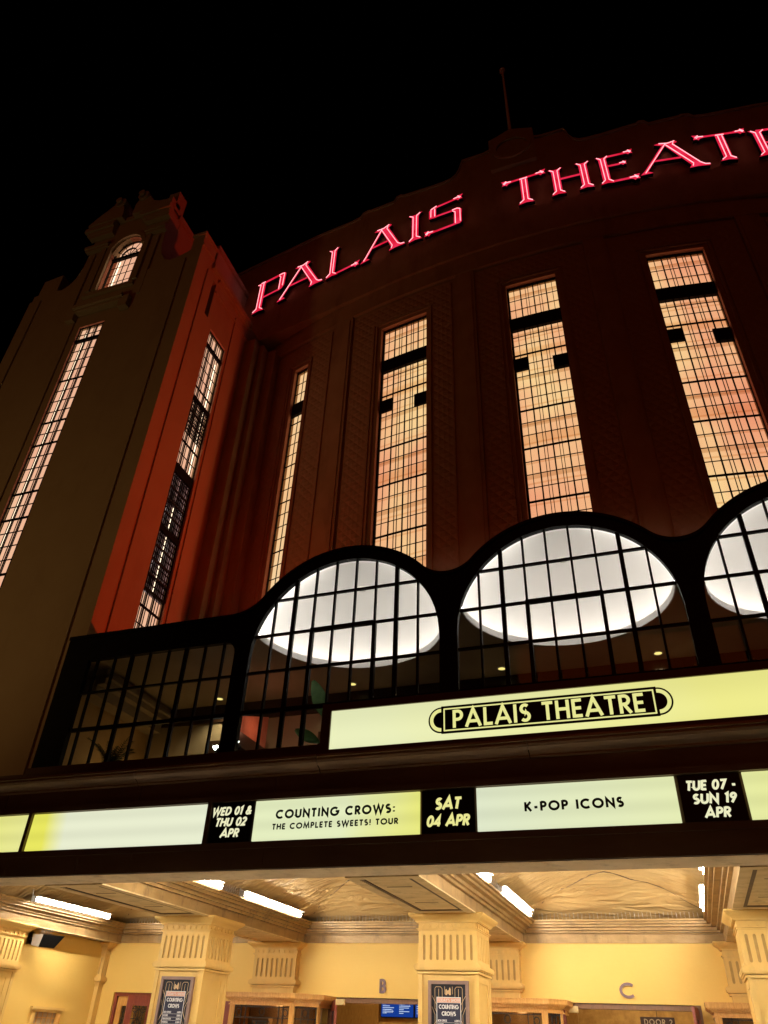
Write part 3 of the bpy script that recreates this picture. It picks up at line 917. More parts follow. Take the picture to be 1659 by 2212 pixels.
m = MB(); yz(15.72, 15.76, 12.2, 15.4, -0.19, -0.17); yz(16.06, 16.12, 17.0, 22.3, -0.19, -0.17)
m.build('strip_lamp', MT['hot_strip'], w)
# turret body, set-back block, roofs
m = MB()
m.box(-18.74, -15.03, TY + 0.6, 15.15, 24.0, 29.88)
m.box(-15.5, -15.0, TY + 0.02, 14.05, 29.7, 30.98); m.box(-15.04, -14.93, 13.9, 15.1, 29.5, 29.82)
m.build('turret_body', MT['render'], TH)
m = MB(); m.box(-19.5, -14.2, 15.85, 20.5, 24.0, 29.6); m.box(-19.6, -14.1, 15.75, 20.5, 29.6, 29.85)
m.build('setback_block', MT['render'], TH)
m = MB(); m.box(-20.85, -13.5, TY + 0.6, 19.5, 25.4, 25.7); m.box(-20.85, -20.3, TY + 0.6, 19.5, 0, 25.4)
m.build('tower_roof', MT['roofing'], TH)

# --- flagpole on the crest
FP = thing('flagpole', (-1.255, 16.78, 33.3), 'thin grey flagpole with a ball on top, standing on the crest of the bowed wall', 'flagpole')
m = MB(); m.tube([(-1.255, 16.78, 33.3), (-1.255, 16.78, 39.25)], 0.075, 10, r2=0.045); m.build('pole', MT['pole'], FP)
m = MB(); m.lathe((-1.255, 16.78, 39.36), [(0.001, -.15), (.09, -.12), (.145, -.05), (.15, 0.02), (.11, .10), (.001, .15)], 16); m.build('ball_finial', MT['pole'], FP, smooth=True)

# ------------------------------------------------------------------ the red neon letters
def neon_shapes(ch, w, H):
    """outlines (u, v in metres) and tube lines of one letter in a wedge-serifed face"""
    sh, tb = [], []
    def stem(xl, xr, b=0.0, t=H, sb=.15, st=.15, sbl=None):
        sbl = sb if sbl is None else sbl
        f = .20
        o = [(xl - sbl, b), (xl - sbl * .3, b + f * .45), (xl, b + f)] if sbl else [(xl, b)]
        o += ([(xl, t - f), (xl - st * .3, t - f * .4), (xl - st, t + .02)] if st else [(xl, t)])
        if st: o += [((xl + xr) / 2, t - .05)]
        o += ([(xr + st, t + .02), (xr + st * .3, t - f * .4), (xr, t - f)] if st else [(xr, t)])
        o += ([(xr, b + f), (xr + sb * .3, b + f * .45), (xr + sb, b)] if sb else [(xr, b)])
        if sb: o += [((xl + xr) / 2, b + .06)]
        sh.append(o)
        i = .075
        tl = [(xl + i, t - .12)] if not st else [(xl - st * .5, t - .06), (xl + i, t - f)]
        tl += ([(xl + i, b + f), (xl - sbl * .55, b + .04)] if sbl else [(xl + i, b + .05)])
        tr = [(xr - i, t - .12)] if not st else [(xr + st * .5, t - .06), (xr - i, t - f)]
        tr += ([(xr - i, b + f), (xr + sb * .6, b + .04)] if sb else [(xr - i, b + .05)])
        tb.extend([tl, tr])
    def bar(x0, y0, x1, y1, th=.11):
        L = math.hypot(x1 - x0, y1 - y0); nx, ny = -(y1 - y0) / L * th / 2, (x1 - x0) / L * th / 2
        sh.append([(x0 - nx, y0 - ny), (x1 - nx, y1 - ny), (x1 + nx, y1 + ny), (x0 + nx, y0 + ny)])
    def star(x, y, s=1, k=1.0, up=1):
        P = [(-.20, -.05), (-.05, -.10), (.02, -.20), (.08, -.12), (.20, -.14), (.15, .0), (.22, .16), (.04, .13), (-.06, .06), (-.20, .05)]
        P = [(x + s * p * k, y + up * q * k) for p, q in P]
        sh.append(P if s * up > 0 else P[::-1])
        tb.append([(x - s * .16 * k, y - up * .05 * k), (x + s * .03 * k, y - up * .03 * k), (x + s * .10 * k, y - up * .13 * k)])
        tb.append([(x + s * .02 * k, y + up * .05 * k), (x + s * .14 * k, y - up * .08 * k)])
    tw = .30
    if ch == 'I':
        c = w / 2; stem(c - .15, c + .15, sb=w / 2 - .15, st=w / 2 - .15)
    elif ch == 'T':
        stem(w / 2 - .15, w / 2 + .15, 0, H - .20, .15, 0)
        bar(.25, H - .17, w - .25, H - .13); star(.20, H - .17, -1, 1.0); star(w - .20, H - .10, 1, 1.0)
        tb.append([(w / 2 - .15, H - .25), (w / 2 + .15, H - .24)])
    elif ch == 'H':
        stem(.12, .42, sb=.12, st=.12); stem(w - .44, w - .14, sb=.12, st=.12)
        bar(.42, H * .57, w - .44, H * .57)
    elif ch == 'E':
        stem(.10, .38, 0, H - .08, .10, .10)
        bar(.38, H - .12, w - .2, H - .08); star(w - .17, H - .04, 1, .9)
        bar(.36, H * .60, w * .60, H * .60, .10); star(w * .68, H * .62, 1, .7)
        bar(.36, .08, w - .2, .10); star(w - .17, .12, 1, 1.0, 1)
    elif ch == 'L':
        stem(.18, .46, 0, H, .16, .13, .18); bar(.46, .10, w - .25, .13); star(w - .20, .12, 1, 1.0)
    elif ch == 'P':
        stem(.14, .46, 0, H - .06, .16, .0, .20)
        bar(.06, H - .12, w - .22, H - .06, .14); bar(.46, H * .44, w - .34, H * .46, .10)
        sh.append([(w - .34, H * .42), (w - .12, H * .46), (w - .02, H * .55), (w, H - .14), (w - .10, H - .02), (w - .36, H - .06), (w - .33, H - .3)])
        tb.append([(w - .26, H * .44), (w - .26, H * .85), (w - .34, H * .9)]); tb.append([(w - .08, H * .52), (w - .06, H - .16), (w - .16, H - .12), (w - .36, H - .13)])
        tb.append([(.06, H - .16), (.22, H - .2)]); tb.append([(.24, H - .12), (.46, H - .12)])
    elif ch == 'A':
        ax = w * .47
        sh.append([(.02, 0), (.20, .02), (.30, .17), (ax + .05, H - .15), (ax - .05, H - .10), (.18, .20)])
        sh.append([(.20, .02), (.46, .04), (.40, .10), (.30, .17)])
        sh.append([(ax - .04, H - .14), (w - .62, .20), (w - .72, .02), (w - .44, .07), (w, .05), (w - .12, .14), (w - .26, .28), (ax + .30, H - .14), (ax + .1, H - .2)])
        sh.append([(ax - .36, H - .08), (ax - .2, H - .02), (ax + .02, H - .12), (ax + .20, H - .10), (ax + .40, H + .02), (ax + .46, H - .08), (ax + .30, H - .20), (ax, H - .22), (ax - .2, H - .16)])
        bar(.20 + (ax - .20) * .42, H * .40, ax + (w - .62 - ax) * .60, H * .40, .10)
        tb.append([(.20, .04), (.29, .20), (ax + .02, H - .16)])
        tb.append([(ax + .02, H - .24), (w - .56, .24), (w - .60, .08)])
        tb.append([(ax + .30, H - .14), (ax + .26, H - .26), (w - .32, .25), (w - .18, .10), (w - .02, .07)])
        tb.append([(ax - .2, H - .10), (ax + .1, H - .15), (ax + .36, H - .05)])
    elif ch == 'S':
        bar(.25, H - .18, w - .22, H - .10); star(w - .17, H - .06, 1, 1.0)
        sh.append([(.16, H * .56), (.46, H * .53), (.46, H - .30), (.52, H - .12), (.30, H - .12), (.16, H - .30)])
        bar(.46, H * .57, w - .26, H * .55, .10)
        sh.append([(w - .36, .04), (w - .12, .04), (w - .04, .12), (w - .02, H * .5), (w - .12, H * .58), (w - .40, H * .56), (w - .34, H * .46)])
        bar(.28, .08, w - .34, .08); star(.17, .12, -1, 1.05)
        tb.append([(.25, H * .58), (.26, H - .28), (.50, H - .16)]); tb.append([(.42, H * .56), (.42, H - .3)])
        tb.append([(w - .28, .08), (w - .28, H * .44), (w - .38, H * .50)]); tb.append([(w - .08, .12), (w - .08, H * .5), (w - .2, H * .55), (w - .40, H * .54)])
    elif ch == 'R':
        stem(.16, .46, 0, H - .08, .14, .14); bar(.3, H - .10, w - .4, H - .06, .13); bar(.46, H * .48, w - .5, H * .48, .10)
        sh.append([(w - .6, H * .44), (w - .36, H * .48), (w - .3, H - .14), (w - .4, H - .02), (w - .62, H - .06), (w - .58, H - .3)])
        sh.append([(.62, H * .45), (.9, H * .45), (w - .2, .12), (w, .04), (w - .3, .06), (w - .5, .0)])
        tb.append([(w - .5, H * .5), (w - .5, H * .85)]); tb.append([(.72, H * .42), (w - .4, .08)])
    return sh, tb
LETTERS = [('P', -12.56, -10.96, 27.80, 29.90, 'first letter P of the left word, nearest the tower'), ('A', -11.25, -8.82, 27.84, 29.80, 'letter A between the P and the L'),
           ('L', -8.70, -7.02, 27.84, 29.76, 'letter L between the two letters A of the left word'), ('A', -6.97, -4.88, 27.76, 29.62, 'letter A between the L and the I'),
           ('I', -4.76, -4.14, 27.70, 29.52, 'narrow letter I before the S'), ('S', -4.00, -2.45, 27.70, 29.58, 'angular letter S that ends the left word'),
           ('T', -0.82, 0.86, 27.64, 29.52, 'letter T just under the flagpole, starting the right word'), ('H', 0.95, 2.52, 27.62, 29.36, 'letter H of the right word'),
           ('E', 2.72, 4.06, 27.60, 29.50, 'letter E of the right word with three starred arms'), ('A', 4.10, 6.53, 27.72, 29.66, 'wide letter A of the right word'),
           ('T', 6.28, 8.14, 27.92, 29.86, 'letter T right of the wide A'), ('R', 8.20, 10.0, 27.90, 29.72, 'letter R cut by the right edge of the picture')]
for ch, u0, u1, z0, z1, lab in LETTERS:
    sh, tb = neon_shapes(ch, u1 - u0, z1 - z0)
    base = upw((u0 + u1) / 2, z0, 0.1)
    m = MB()
    for o in sh: m.prism([(u0 + p, z0 + q) for p, q in o], upw, 0.06, 0.20)
    root = m.build('neon_letter', MT['neon_can'], None, loc=base)
    tag(root, 'glowing red neon ' + lab, 'neon letter', 'red neon letters on the parapet')
    m = MB()
    for k, o in enumerate(sh): m.prism([(u0 + p, z0 + q) for p, q in o], upw, 0.205, 0.210 + 0.0012 * k)
    m.build('letter_face', MT['neon_face'], root)
    m = MB()
    for l in tb: m.tube([upw(u0 + p, z0 + q, 0.25) for p, q in l], 0.017, 5)
    m.build('neon_tube', MT['neon_tube'], root)

# ------------------------------------------------------------------ glazed terrace above the entrance
GY = 13.0
GW = frontw(GY)
BC = [-5.70, -1.075, 3.55]                  # centres of the three arches
RI, RO, ZC0 = 2.13, 2.42, 8.30
GT = thing('glazed_terrace', (-1.1, GY, 6.0), 'black steel glasshouse with three round arches, white domes lit inside, above the canopy', 'glasshouse')
def outer_top(x):
    z = 9.38 if (x < -8.0 or x > 5.8) else 0.0
    for c in BC:
        dx = abs(x - c)
        if dx < RO: z = max(z, ZC0 + math.sqrt(RO * RO - dx * dx))
    for c in ((BC[0] + BC[1]) / 2, (BC[1] + BC[2]) / 2):        # curved valleys between arches
        rho = .712; dx = x - c
        if abs(dx) < .54: z = max(z, 9.70 + rho - math.sqrt(rho * rho - dx * dx))
    for c, s in ((BC[0] - 2.715, 1), (BC[2] + 2.715, -1)):
        dx = (x - c) * s
        if 0 <= dx < .80: z = max(z, 10.38 - math.sqrt(1 - dx * dx))
    return z
def inner_top(x):
    for c in BC:
        dx = abs(x - c)
        if dx < RI: return ZC0 + math.sqrt(max(0, RI * RI - dx * dx))
    for a, b in ((-12.13, -8.20), (6.05, 10.0)):
        if a < x < b:
            if a < -5 and x > b - .28: return 8.74 - .28 + math.sqrt(max(0, .28 ** 2 - (x - (b - .28)) ** 2))
            return 8.74
    return 6.0
xs = [-12.85, -12.13, -12.1299]
x = -12.0
while x < 10.7:
    xs.append(round(x, 3)); x += .06
for c in BC:
    for e in (-RI, -RI + .0005, RI - .0005, RI): xs.append(c + e)
for v in (-8.2, -8.2001, 6.05, 6.0501, 10.0, 9.9999): xs.append(v)
xs = sorted(set(xs))
m = MB()
slices(m, GW, xs, inner_top, outer_top, -0.06, 0.06)
slices(m, GW, xs, lambda x: outer_top(x) - 0.05, lambda x: outer_top(x) + 0.03, -0.3, 0.10)
m.build('arched_frame', MT['black'], GT)
m = MB(); m.box(-12.95, 10.7, GY - 0.08, GY + 0.2, 6.14, 6.27)
m.build('sill', MT['bronze'], GT)
def bay(c, w_thin=.042, w_thick=.085):
    m = MB()
    for k in (-3.5, -2.5, -1.5, -.5, .5, 1.5, 2.5, 3.5):
        x = c + k * .475; w = w_thick if abs(k) == 2.5 else w_thin
        m.bent(GW, x - w / 2, x + w / 2, 6.25, inner_top(x) + .03, -.05, .02, 1)
    for sx in (-1, 1): m.bent(GW, c + sx * .475 * 1.5 - .036, c + sx * .475 * 1.5 + .036, 6.25, 8.80, -.07, .03, 1)
    for z, w in ((7.08, .085), (7.95, .05), (8.80, .05), (9.65, .05)):
        hw = RI if z <= 8.31 else math.sqrt(RI * RI - (z - ZC0) ** 2)
        m.bent(GW, c - hw, c + hw, z - w / 2, z + w / 2, -.045, .015, 1)
    m.bent(GW, c - .745, c + .745, 8.765, 8.84, -.07, .03, 1)
    o = m.build('glazing_grid', MT['black'], GT)
    m = MB()
    P = [(c - RI, 6.25), (c + RI, 6.25)] + [(c + RI * math.cos(PI * k / 24), ZC0 + RI * math.sin(PI * k / 24)) for k in range(25)]
    m.poly([GW(a, b, -0.115) for a, b in P])
    m.build('pane', MT['terrace_glass'], GT)
for c in BC: bay(c)
m = MB()
for x, w in ((-11.90, .05), (-11.41, .05), (-10.94, .10), (-10.45, .05), (-9.95, .055), (-9.49, .10), (-9.0, .05), (-8.52, .05)):
    m.bent(GW, x - w * .42, x + w * .42, 6.25, 8.76, -.045, .02, 1)
for z, w in ((7.07, .085), (7.94, .05)): m.bent(GW, -12.13, -8.2, z - w / 2, z + w / 2, -.04, .015, 1)
m.build('glazing_grid', MT['black'], GT)
m = MB(); m.poly([GW(a, b, -0.115) for a, b in ((-12.2, 6.2), (-8.2, 6.2), (-8.2, 8.75), (-12.2, 8.75))]); m.build('pane', MT['terrace_glass'], GT)
m = MB(); m.box(6.05, 10.0, GY + .1, GY + .13, 6.25, 8.75); m.build('dark_end_panel', MT['black'], GT)

# room of the terrace: ceiling with half-round openings, domes with a cove of light, back wall
CZ = 8.85
m = MB()
cx = [-12.9, BC[0] - 2.06]
for c in BC: cx += [c + 2.06 * -math.cos(PI * k / 24) for k in range(25)]
cx += [10.6]
cx = sorted(set(cx))
def yfront(x):
    for c in BC:
        dx = x - c
        if abs(dx) <= 2.0601: return GY + .17 + math.sqrt(max(0, 2.06 ** 2 - dx * dx))
    return GY + .17
for a, b in zip(cx, cx[1:]):
    for z, flip in ((CZ, 0), (CZ + .1, 1)):
        m.quad((a, yfront(a), z), (b, yfront(b), z), (b, 16.65, z), (a, 16.65, z))
    m.quad((a, yfront(a), CZ), (b, yfront(b), CZ), (b, yfront(b), CZ + .1), (a, yfront(a), CZ + .1))
m.build('room_ceiling', MT['tan'], GT)
for c in BC:
    m = MB(); nr, ns = 12, 28
    rows = []
    for i in range(nr + 1):
        e = PI / 2 * i / nr
        rows.append(m.add([(c + 2.30 * math.cos(PI * j / ns) * math.cos(e), GY + .17 + 2.30 * math.sin(PI * j / ns) * math.cos(e), CZ + .09 + 1.62 * math.sin(e)) for j in range(ns + 1)]))
    for u, w in zip(rows, rows[1:]):
        for j in range(ns): m.face((u + j, u + j + 1, w + j + 1, w + j))
    d = m.build('lit_dome', MT['dome'], GT, smooth=True)
    m = MB()
    for j in range(ns):
        a0, a1 = PI * j / ns, PI * (j + 1) / ns
        q = lambda r, a, z: (c + r * math.cos(a), GY + .17 + r * math.sin(a), z)
        m.quad(q(2.045, a0, CZ - .015), q(2.045, a1, CZ - .015), q(2.045, a1, CZ + .13), q(2.045, a0, CZ + .13))
        m.quad(q(2.07, a0, CZ - .015), q(2.07, a1, CZ - .015), q(2.045, a1, CZ - .015), q(2.045, a0, CZ - .015))
    m.build('cove_lip', MT['dome'], d)
    m = MB()
    for j in range(ns):
        a0, a1 = PI * j / ns, PI * (j + 1) / ns
        m.quad(q(2.06, a0, CZ + .115), q(2.06, a1, CZ + .115), q(2.11, a1, CZ + .115), q(2.11, a0, CZ + .115))
    m.build('cove_light', MT['cove'], d)
    m = MB()
    for j in range(ns):
        a0, a1 = PI * j / ns, PI * (j + 1) / ns
        q = lambda r, a: (c + r * math.cos(a), GY + .085, ZC0 + r * math.sin(a))
        if ZC0 + 2.25 * math.sin((a0 + a1) / 2) > CZ + .2: m.quad(q(2.245, a0), q(2.245, a1), q(2.30, a1), q(2.30, a0))
    m.build('dome_fill_strip', MT['dome_fill'], d)  # added strip behind the arch frame, evens out the dome light
    m = MB(); m.lathe((c, GY + .95, CZ + 1.36), [(.05, .06), (.10, .0), (.10, .04)], 14); m.build('ceiling_sensor', MT['trim_ring'], d)
m = MB(); m.box(-12.9, 10.6, 16.6, 16.9, 5.6, CZ); m.build('back_wall', MT['tan'], GT)
m = MB(); m.box(-12.9, 10.6, 16.5, 16.6, 8.58, CZ - .003); m.box(-12.9, 10.6, 16.55, 16.6, 8.40, 8.58); m.build('crown_moulding', MT['darkwood'], GT)
m = MB()
for x in (-10.0, -6.9, -4.6, -2.2, 0.1, 2.3, 4.8): m.box(x - .8, x + .8, 16.54, 16.6, 5.7, 7.9)
m.build('dark_doors', MT['darkwood'], GT)
m = MB(); m.box(-12.9, 10.6, GY + .2, 16.9, 5.5, 5.6); m.build('room_floor', MT['darkwood'], GT)
m = MB(); m.box(-12.95, 10.7, GY + 2.45, 17.6, 9.0, 9.06); m.box(-12.95, -8.1, GY + .28, GY + 2.45, 9.0, 9.06)
m.build('terrace_roof', MT['roofing'], GT)
m = MB(); m.box(-12.90, -12.80, GY + .2, 16.6, 5.6, CZ - .003); m.build('end_wall', MT['amber'], GT)
m = MB(); m.box(-12.79, -12.15, GY + .7, 16.5, 8.48, CZ - .004); m.box(-12.79, -12.35, GY + .7, 16.5, 8.22, 8.48); m.box(-12.79, -12.05, GY + .7, 16.5, 8.62, 8.70)
m.build('ceiling_beam', MT['tan'], GT)
m = MB(); m.poly([(-9.0, 15.0, 7.46), (-9.0, 16.3, 7.46), (-9.0, 16.3, 8.30), (-9.0, 15.0, 7.86)]); m.poly([(-9.08, 15.0, 7.46), (-9.08, 16.3, 7.46), (-9.08, 16.3, 8.30), (-9.08, 15.0, 7.86)])
m.quad((-9.0, 15.0, 7.46), (-9.0, 15.0, 7.86), (-9.08, 15.0, 7.86), (-9.08, 15.0, 7.46)); m.quad((-9.0, 15.0, 7.86), (-9.0, 16.3, 8.30), (-9.08, 16.3, 8.30), (-9.08, 15.0, 7.86))
m.build('stair_wall', MT['red_lit_wall'], GT)
m = MB(); m.box(-9.10, -8.94, 14.9, 16.4, 7.30, 7.455); m.box(-9.2, -8.9, 14.8, 16.4, 7.1, 7.3); m.build('stair_moulding', MT['darkwood'], GT)

for i, (x, y) in enumerate(((-10.40, 16.08), (-6.65, 16.04), (-2.93, 16.06), (0.54, 16.12))):
    t = thing('downlight', (x, y, CZ), ['round yellow downlight in the ceiling of the flat end bay', 'round yellow downlight above the broad leaf in the left arch', 'round yellow downlight half hidden by a bar at the left of the middle arch', 'round yellow downlight at the lower right of the middle arch'][i], 'downlight', 'downlights in the terrace ceiling')
    m = MB(); m.lathe((x, y, CZ - .02), [(.115, 0.015), (.115, 0), (.085, 0), (.085, .012)], 18); m.build('trim_ring', MT['trim_ring'], t)
    m = MB(); m.lathe((x, y, CZ - .012), [(.085, 0), (.05, .004), (.001, .004)], 18); m.build('lamp', MT['down'], t)
    lamp('downlight_beam', 'SPOT', (x, y, CZ - .03), 70, (1, .80, .45), spot_size=2.3, spot_blend=.6, shadow_soft_size=.05)

def spot_fixture(x, y, z, lab, e):
    t = thing('garden_spotlight', (x, y, z - .9), lab, 'spotlight', 'bright spotlights in the terrace')
    m = MB(); m.tube([(x, y, z - 1.1), (x, y, z - .06)], .02, 8); m.build('stem', MT['leadbar'], t)
    m = MB(); m.tube([(x, y + .10, z - .02), (x, y - .02, z)], .055, 12, False); m.build('shade', MT['leadbar'], t)
    m = MB()
    for dx, dz in ((0, 0), (.035, .045), (-.035, .04)):
        m.lathe((x + dx, y - .04, z + dz), [(.001, -.03), (.022, -.02), (.03, 0), (.022, .02), (.001, .03)], 10)
    m.build('lamp', MT['spotglow'], t)
spot_fixture(-8.93, 14.0, 6.74, 'bright white spotlight left of the black pillar beside the flat bay', 1)
spot_fixture(-8.10, 13.45, 6.60, 'small white spotlight right of the black pillar, at the foot of the left arch', 1)
# added fill lamps inside the terrace, without fittings
lamp('terrace_amber_fill', 'POINT', (-11.9, 15.6, 6.5), 10, (1.0, .60, .18), shadow_soft_size=.2)
lamp('stair_red_fill', 'POINT', (-8.55, 15.5, 7.75), 6, (1.0, .36, .20), shadow_soft_size=.08)

# plants inside
def frond(mb, base, d, L, droop, n=9):
    P = []
    for i in range(n + 1):
        t = i / n
        P.append(Vector(base) + Vector((d[0] * L * t, d[1] * L * t, d[2] * L * t - droop * t * t)))
    mb.tube(P, .008, 5, r2=.003)
    for i in range(1, n + 1):
        t = (P[i] - P[i - 1]).normalized()
        side = t.cross(Vector((0, 0, 1))).normalized()
        for s in (-1, 1):
            for o in (0, .5):
                b = P[i - 1].lerp(P[i], o)
                tip = b + side * s * (.20 * (1.15 - i / n)) + t * .10 - Vector((0, 0, .05))
                w = t * .011
                mb.quad(b - w, b + w, tip + w * .2, tip - w * .2)
PL = thing('palm_plant', (-11.6, 13.95, 5.6), 'dark feathery palm in a pot against the amber wall of the end bay', 'plant')
m = MB()
for k in range(15):
    a = 2 * PI * k / 15 + .3; e = .55 + .4 * random.random()
    frond(m, (-11.6, 13.95, 6.5), (math.cos(a) * e, math.sin(a) * e * .6, 1.05), .62 + .30 * random.random(), .27)
m.build('fronds', MT['leaf'], PL)
m = MB(); m.lathe((-11.6, 13.95, 5.6), [(.001, 0), (.16, 0), (.22, .40), (.20, .40), (.001, .38)], 16); m.build('pot', MT['pot'], PL)
m = MB(); m.tube([(-11.6, 13.95, 5.98), (-11.6, 13.95, 6.53)], .035, 8); m.build('stem', MT['pot'], PL)
PL2 = thing('broad_leaf_plant', (-6.6, 14.2, 5.6), 'tall plant with one broad green leaf rising left of the lower yellow sign', 'plant')
def leaf(mb, base, tip, wid, bend):
    b, t = Vector(base), Vector(tip); ax = (t - b); side = ax.cross(Vector((0, 1, 0))).normalized()
    rows = []
    for i in range(13):
        u = i / 12; w = wid * math.sin(PI * min(1, u * .93 + .03)) ** .8
        p = b + ax * u + Vector((0, bend * u * u, 0))
        rows.append(mb.add((p - side * w, p + Vector((0, .025, 0)), p + side * w)))
    for u, w in zip(rows, rows[1:]):
        mb.face((u, u + 1, w + 1, w)); mb.face((u + 1, u + 2, w + 2, w + 1))
m = MB(); leaf(m, (-6.42, 14.2, 7.25), (-6.88, 14.2, 8.22), .17, .05); leaf(m, (-6.25, 14.25, 7.05), (-6.05, 14.3, 7.62), .12, .1); leaf(m, (-6.6, 14.3, 6.8), (-7.3, 14.4, 7.2), .12, .05)
m.build('leaves', MT['leaf2'], PL2, smooth=True)
m = MB(); m.tube([(-6.6, 14.2, 5.9), (-6.5, 14.2, 6.8), (-6.42, 14.2, 7.3)], .03, 8); m.build('stem', MT['leaf2'], PL2)
m = MB(); m.lathe((-6.6, 14.2, 5.6), [(.001, 0), (.18, 0), (.25, .42), (.22, .42), (.001, .40)], 16); m.build('pot', MT['pot'], PL2)

# ------------------------------------------------------------------ long name sign in front of the glasshouse
SG = thing('name_lightbox', (-1.6, 12.85, 6.1), 'long pale yellow lightbox with the black PALAIS THEATRE emblem, in front of the glass arches', 'illuminated sign')
FS = frontw(12.85)
m = MB()
m.box(-5.92, 3.0, 12.82, 12.98, 6.88, 7.02); m.box(-5.92, 3.0, 12.82, 12.98, 5.98, 6.12); m.box(-5.92, -5.73, 12.82, 12.98, 6.12, 6.88); m.box(2.85, 3.0, 12.82, 12.98, 6.12, 6.88)
m.box(-5.92, 3.0, 12.90, 12.98, 6.12, 6.88)
m.build('sign_frame', MT['bronze'], SG)
MT['name_panel'] = lightbox('name_panel_glow', lin(234, 238, 188), lin(238, 234, 140), -6.5, 2.2, .97, 1.2, 6.12, 6.88, .3, 1.0)
m = MB(); m.quad((-5.73, 12.86, 6.12), (2.85, 12.86, 6.12), (2.85, 12.86, 6.88), (-5.73, 12.86, 6.88)); m.build('panel', MT['name_panel'], SG)
m = MB()
ex0, ex1, ez0, ez1 = -3.52, 0.28, 6.245, 6.765
def ringarc(mb, cx, cz, r0, r1, a0, a1, d, n=20):
    for k in range(n):
        u, v = math.radians(a0 + (a1 - a0) * k / n), math.radians(a0 + (a1 - a0) * (k + 1) / n)
        mb.quad(*[FS(cx + r * math.cos(a), cz + r * math.sin(a), d) for r, a in ((r0, u), (r1, u), (r1, v), (r0, v))])
cz = (ez0 + ez1) / 2
for cx, a0 in ((ex0, 90), (ex1, -90)):
    ringarc(m, cx, cz, 0.0, .245, a0, a0 + 180, 0.004)
m.quad(*[FS(a, b, .006) for a, b in ((ex0, ez0), (ex1, ez0), (ex1, ez1), (ex0, ez1))])
m.build('emblem_plate', MT['sign_black'], SG)
MT['emblem_glow'] = glow('emblem_glow', lin(238, 236, 150), .95)
m = MB()
for a, b, c, d in ((ex0 + .045, ex1 - .045, ez0 + .045, ez0 + .07), (ex0 + .045, ex1 - .045, ez1 - .07, ez1 - .045), (ex0 + .045, ex0 + .07, ez0 + .07, ez1 - .07), (ex1 - .07, ex1 - .045, ez0 + .07, ez1 - .07)):
    m.quad(*[FS(p, q, .009) for p, q in ((a, c), (b, c), (b, d), (a, d))])
for cx, a0 in ((ex0, 90), (ex1, -90)): ringarc(m, cx, cz, .15, .215, a0, a0 + 180, 0.0075)
m.build('emblem_lines', MT['emblem_glow'], SG)
m = MB()
wd = text_width('PALAIS THEATRE', .335, .045)
text(m, 'PALAIS THEATRE', FS, (ex0 + ex1) / 2, cz - .165, .335, .17, .045 * 3.36 / wd, 0, 'c', 3.36 / wd, d=.010)
m.build('lettering', MT['emblem_glow'], SG)

# ------------------------------------------------------------------ canopy
FY = 9.2
FF = frontw(FY)
CN = thing('street_canopy', (-3.0, 11.0, 3.37), 'deep dark metal street canopy with a tan coffered underside on four columns', 'canopy')
CX0, CX1 = -20.0, 9.0
m = MB()
m.box(CX0, CX1, FY - 0.03, FY + .5, 3.375, 3.62)
seams = [-11.6, -9.0 + .0, -7.79, -6.9, -4.9, -2.6, -.4, 1.8]
m.box(CX0, CX1, FY + .02, FY + .5, 3.62, 4.32)
m.box(CX0, CX1, FY + .0, FY + .5, 4.32, 4.53)
for x in seams: m.box(x - .012, x + .012, FY - .04, FY + .1, 3.38, 3.615)
for x in (-9.4, -7.0, -4.85, -2.5, 0.0): m.box(x - .012, x + .012, FY - .012, FY + .1, 4.325, 4.525)
m.build('fascia', MT['bronze'], CN)
m = MB()
m.box(CX0, CX1, FY - .05, FY + .05, 3.62, 3.70); m.box(CX0, CX1, FY - .05, FY + .05, 4.225, 4.305)
m.build('sign_rail', MT['bronze'], CN)
m = MB()
pr = [(0, 4.53), (-.03, 4.545), (-.03, 4.565), (-.10, 4.60), (-.15, 4.63), (-.17, 4.66), (-.165, 4.69), (-.19, 4.695), (-.19, 4.725), (.3, 4.74)]
for (a, b), (c, d) in zip(pr, pr[1:]):
    for x0, x1, e in ((CX0, -7.06, 0), (-7.05, -4.2, -.006), (-4.19, -1.4, .0), (-1.39, 1.3, -.005), (1.31, CX1, 0)):
        m.quad((x0, FY + a + e, b), (x1, FY + a + e, b), (x1, FY + c + e, d), (x0, FY + c + e, d))
m.build('cornice_moulding', MT['moulding_metal'], CN, smooth=False)
m = MB(); m.box(CX0, CX1, FY + .2, GY - .01, 4.60, 4.70); m.build('canopy_roof', MT['roofing'], CN)
m = MB(); m.box(CX0, CX1, GY - .12, GY + .02, 5.98, 6.13); m.box(CX0, CX1, GY - .06, GY + .02, 4.7, 5.98)
for k in range(6): m.box(-11.6 + k * .55, -11.45 + k * .55, GY - .135, GY - .1, 6.03, 6.09)
m.build('upstand', MT['bronze'], CN)
# tan edge board under the front
m = MB()
xs_ = [CX0 + .5 * k for k in range(int((CX1 - CX0) / .5) + 1)]
for a, b in zip(xs_, xs_[1:]):
    wa, wb = .012 * math.sin(a * 2.3) + .01 * math.sin(a * 5.1), .012 * math.sin(b * 2.3) + .01 * math.sin(b * 5.1)
    m.quad((a, FY - .005, 3.365), (b, FY - .005, 3.365), (b, FY + .42 + wb, 3.358), (a, FY + .42 + wa, 3.358))
    m.quad((a, FY + .42 + wa, 3.358), (b, FY + .42 + wb, 3.358), (b, FY + .42 + wb, 3.41), (a, FY + .42 + wa, 3.41))
    m.quad((a, FY + .47, 3.372), (b, FY + .47, 3.372), (b, FY + .62, 3.372), (a, FY + .62, 3.372))
m.box(CX0, CX1, FY + .50, FY + .62, 3.376, 3.95)
m.build('edge_board', MT['cream_lip'], CN)

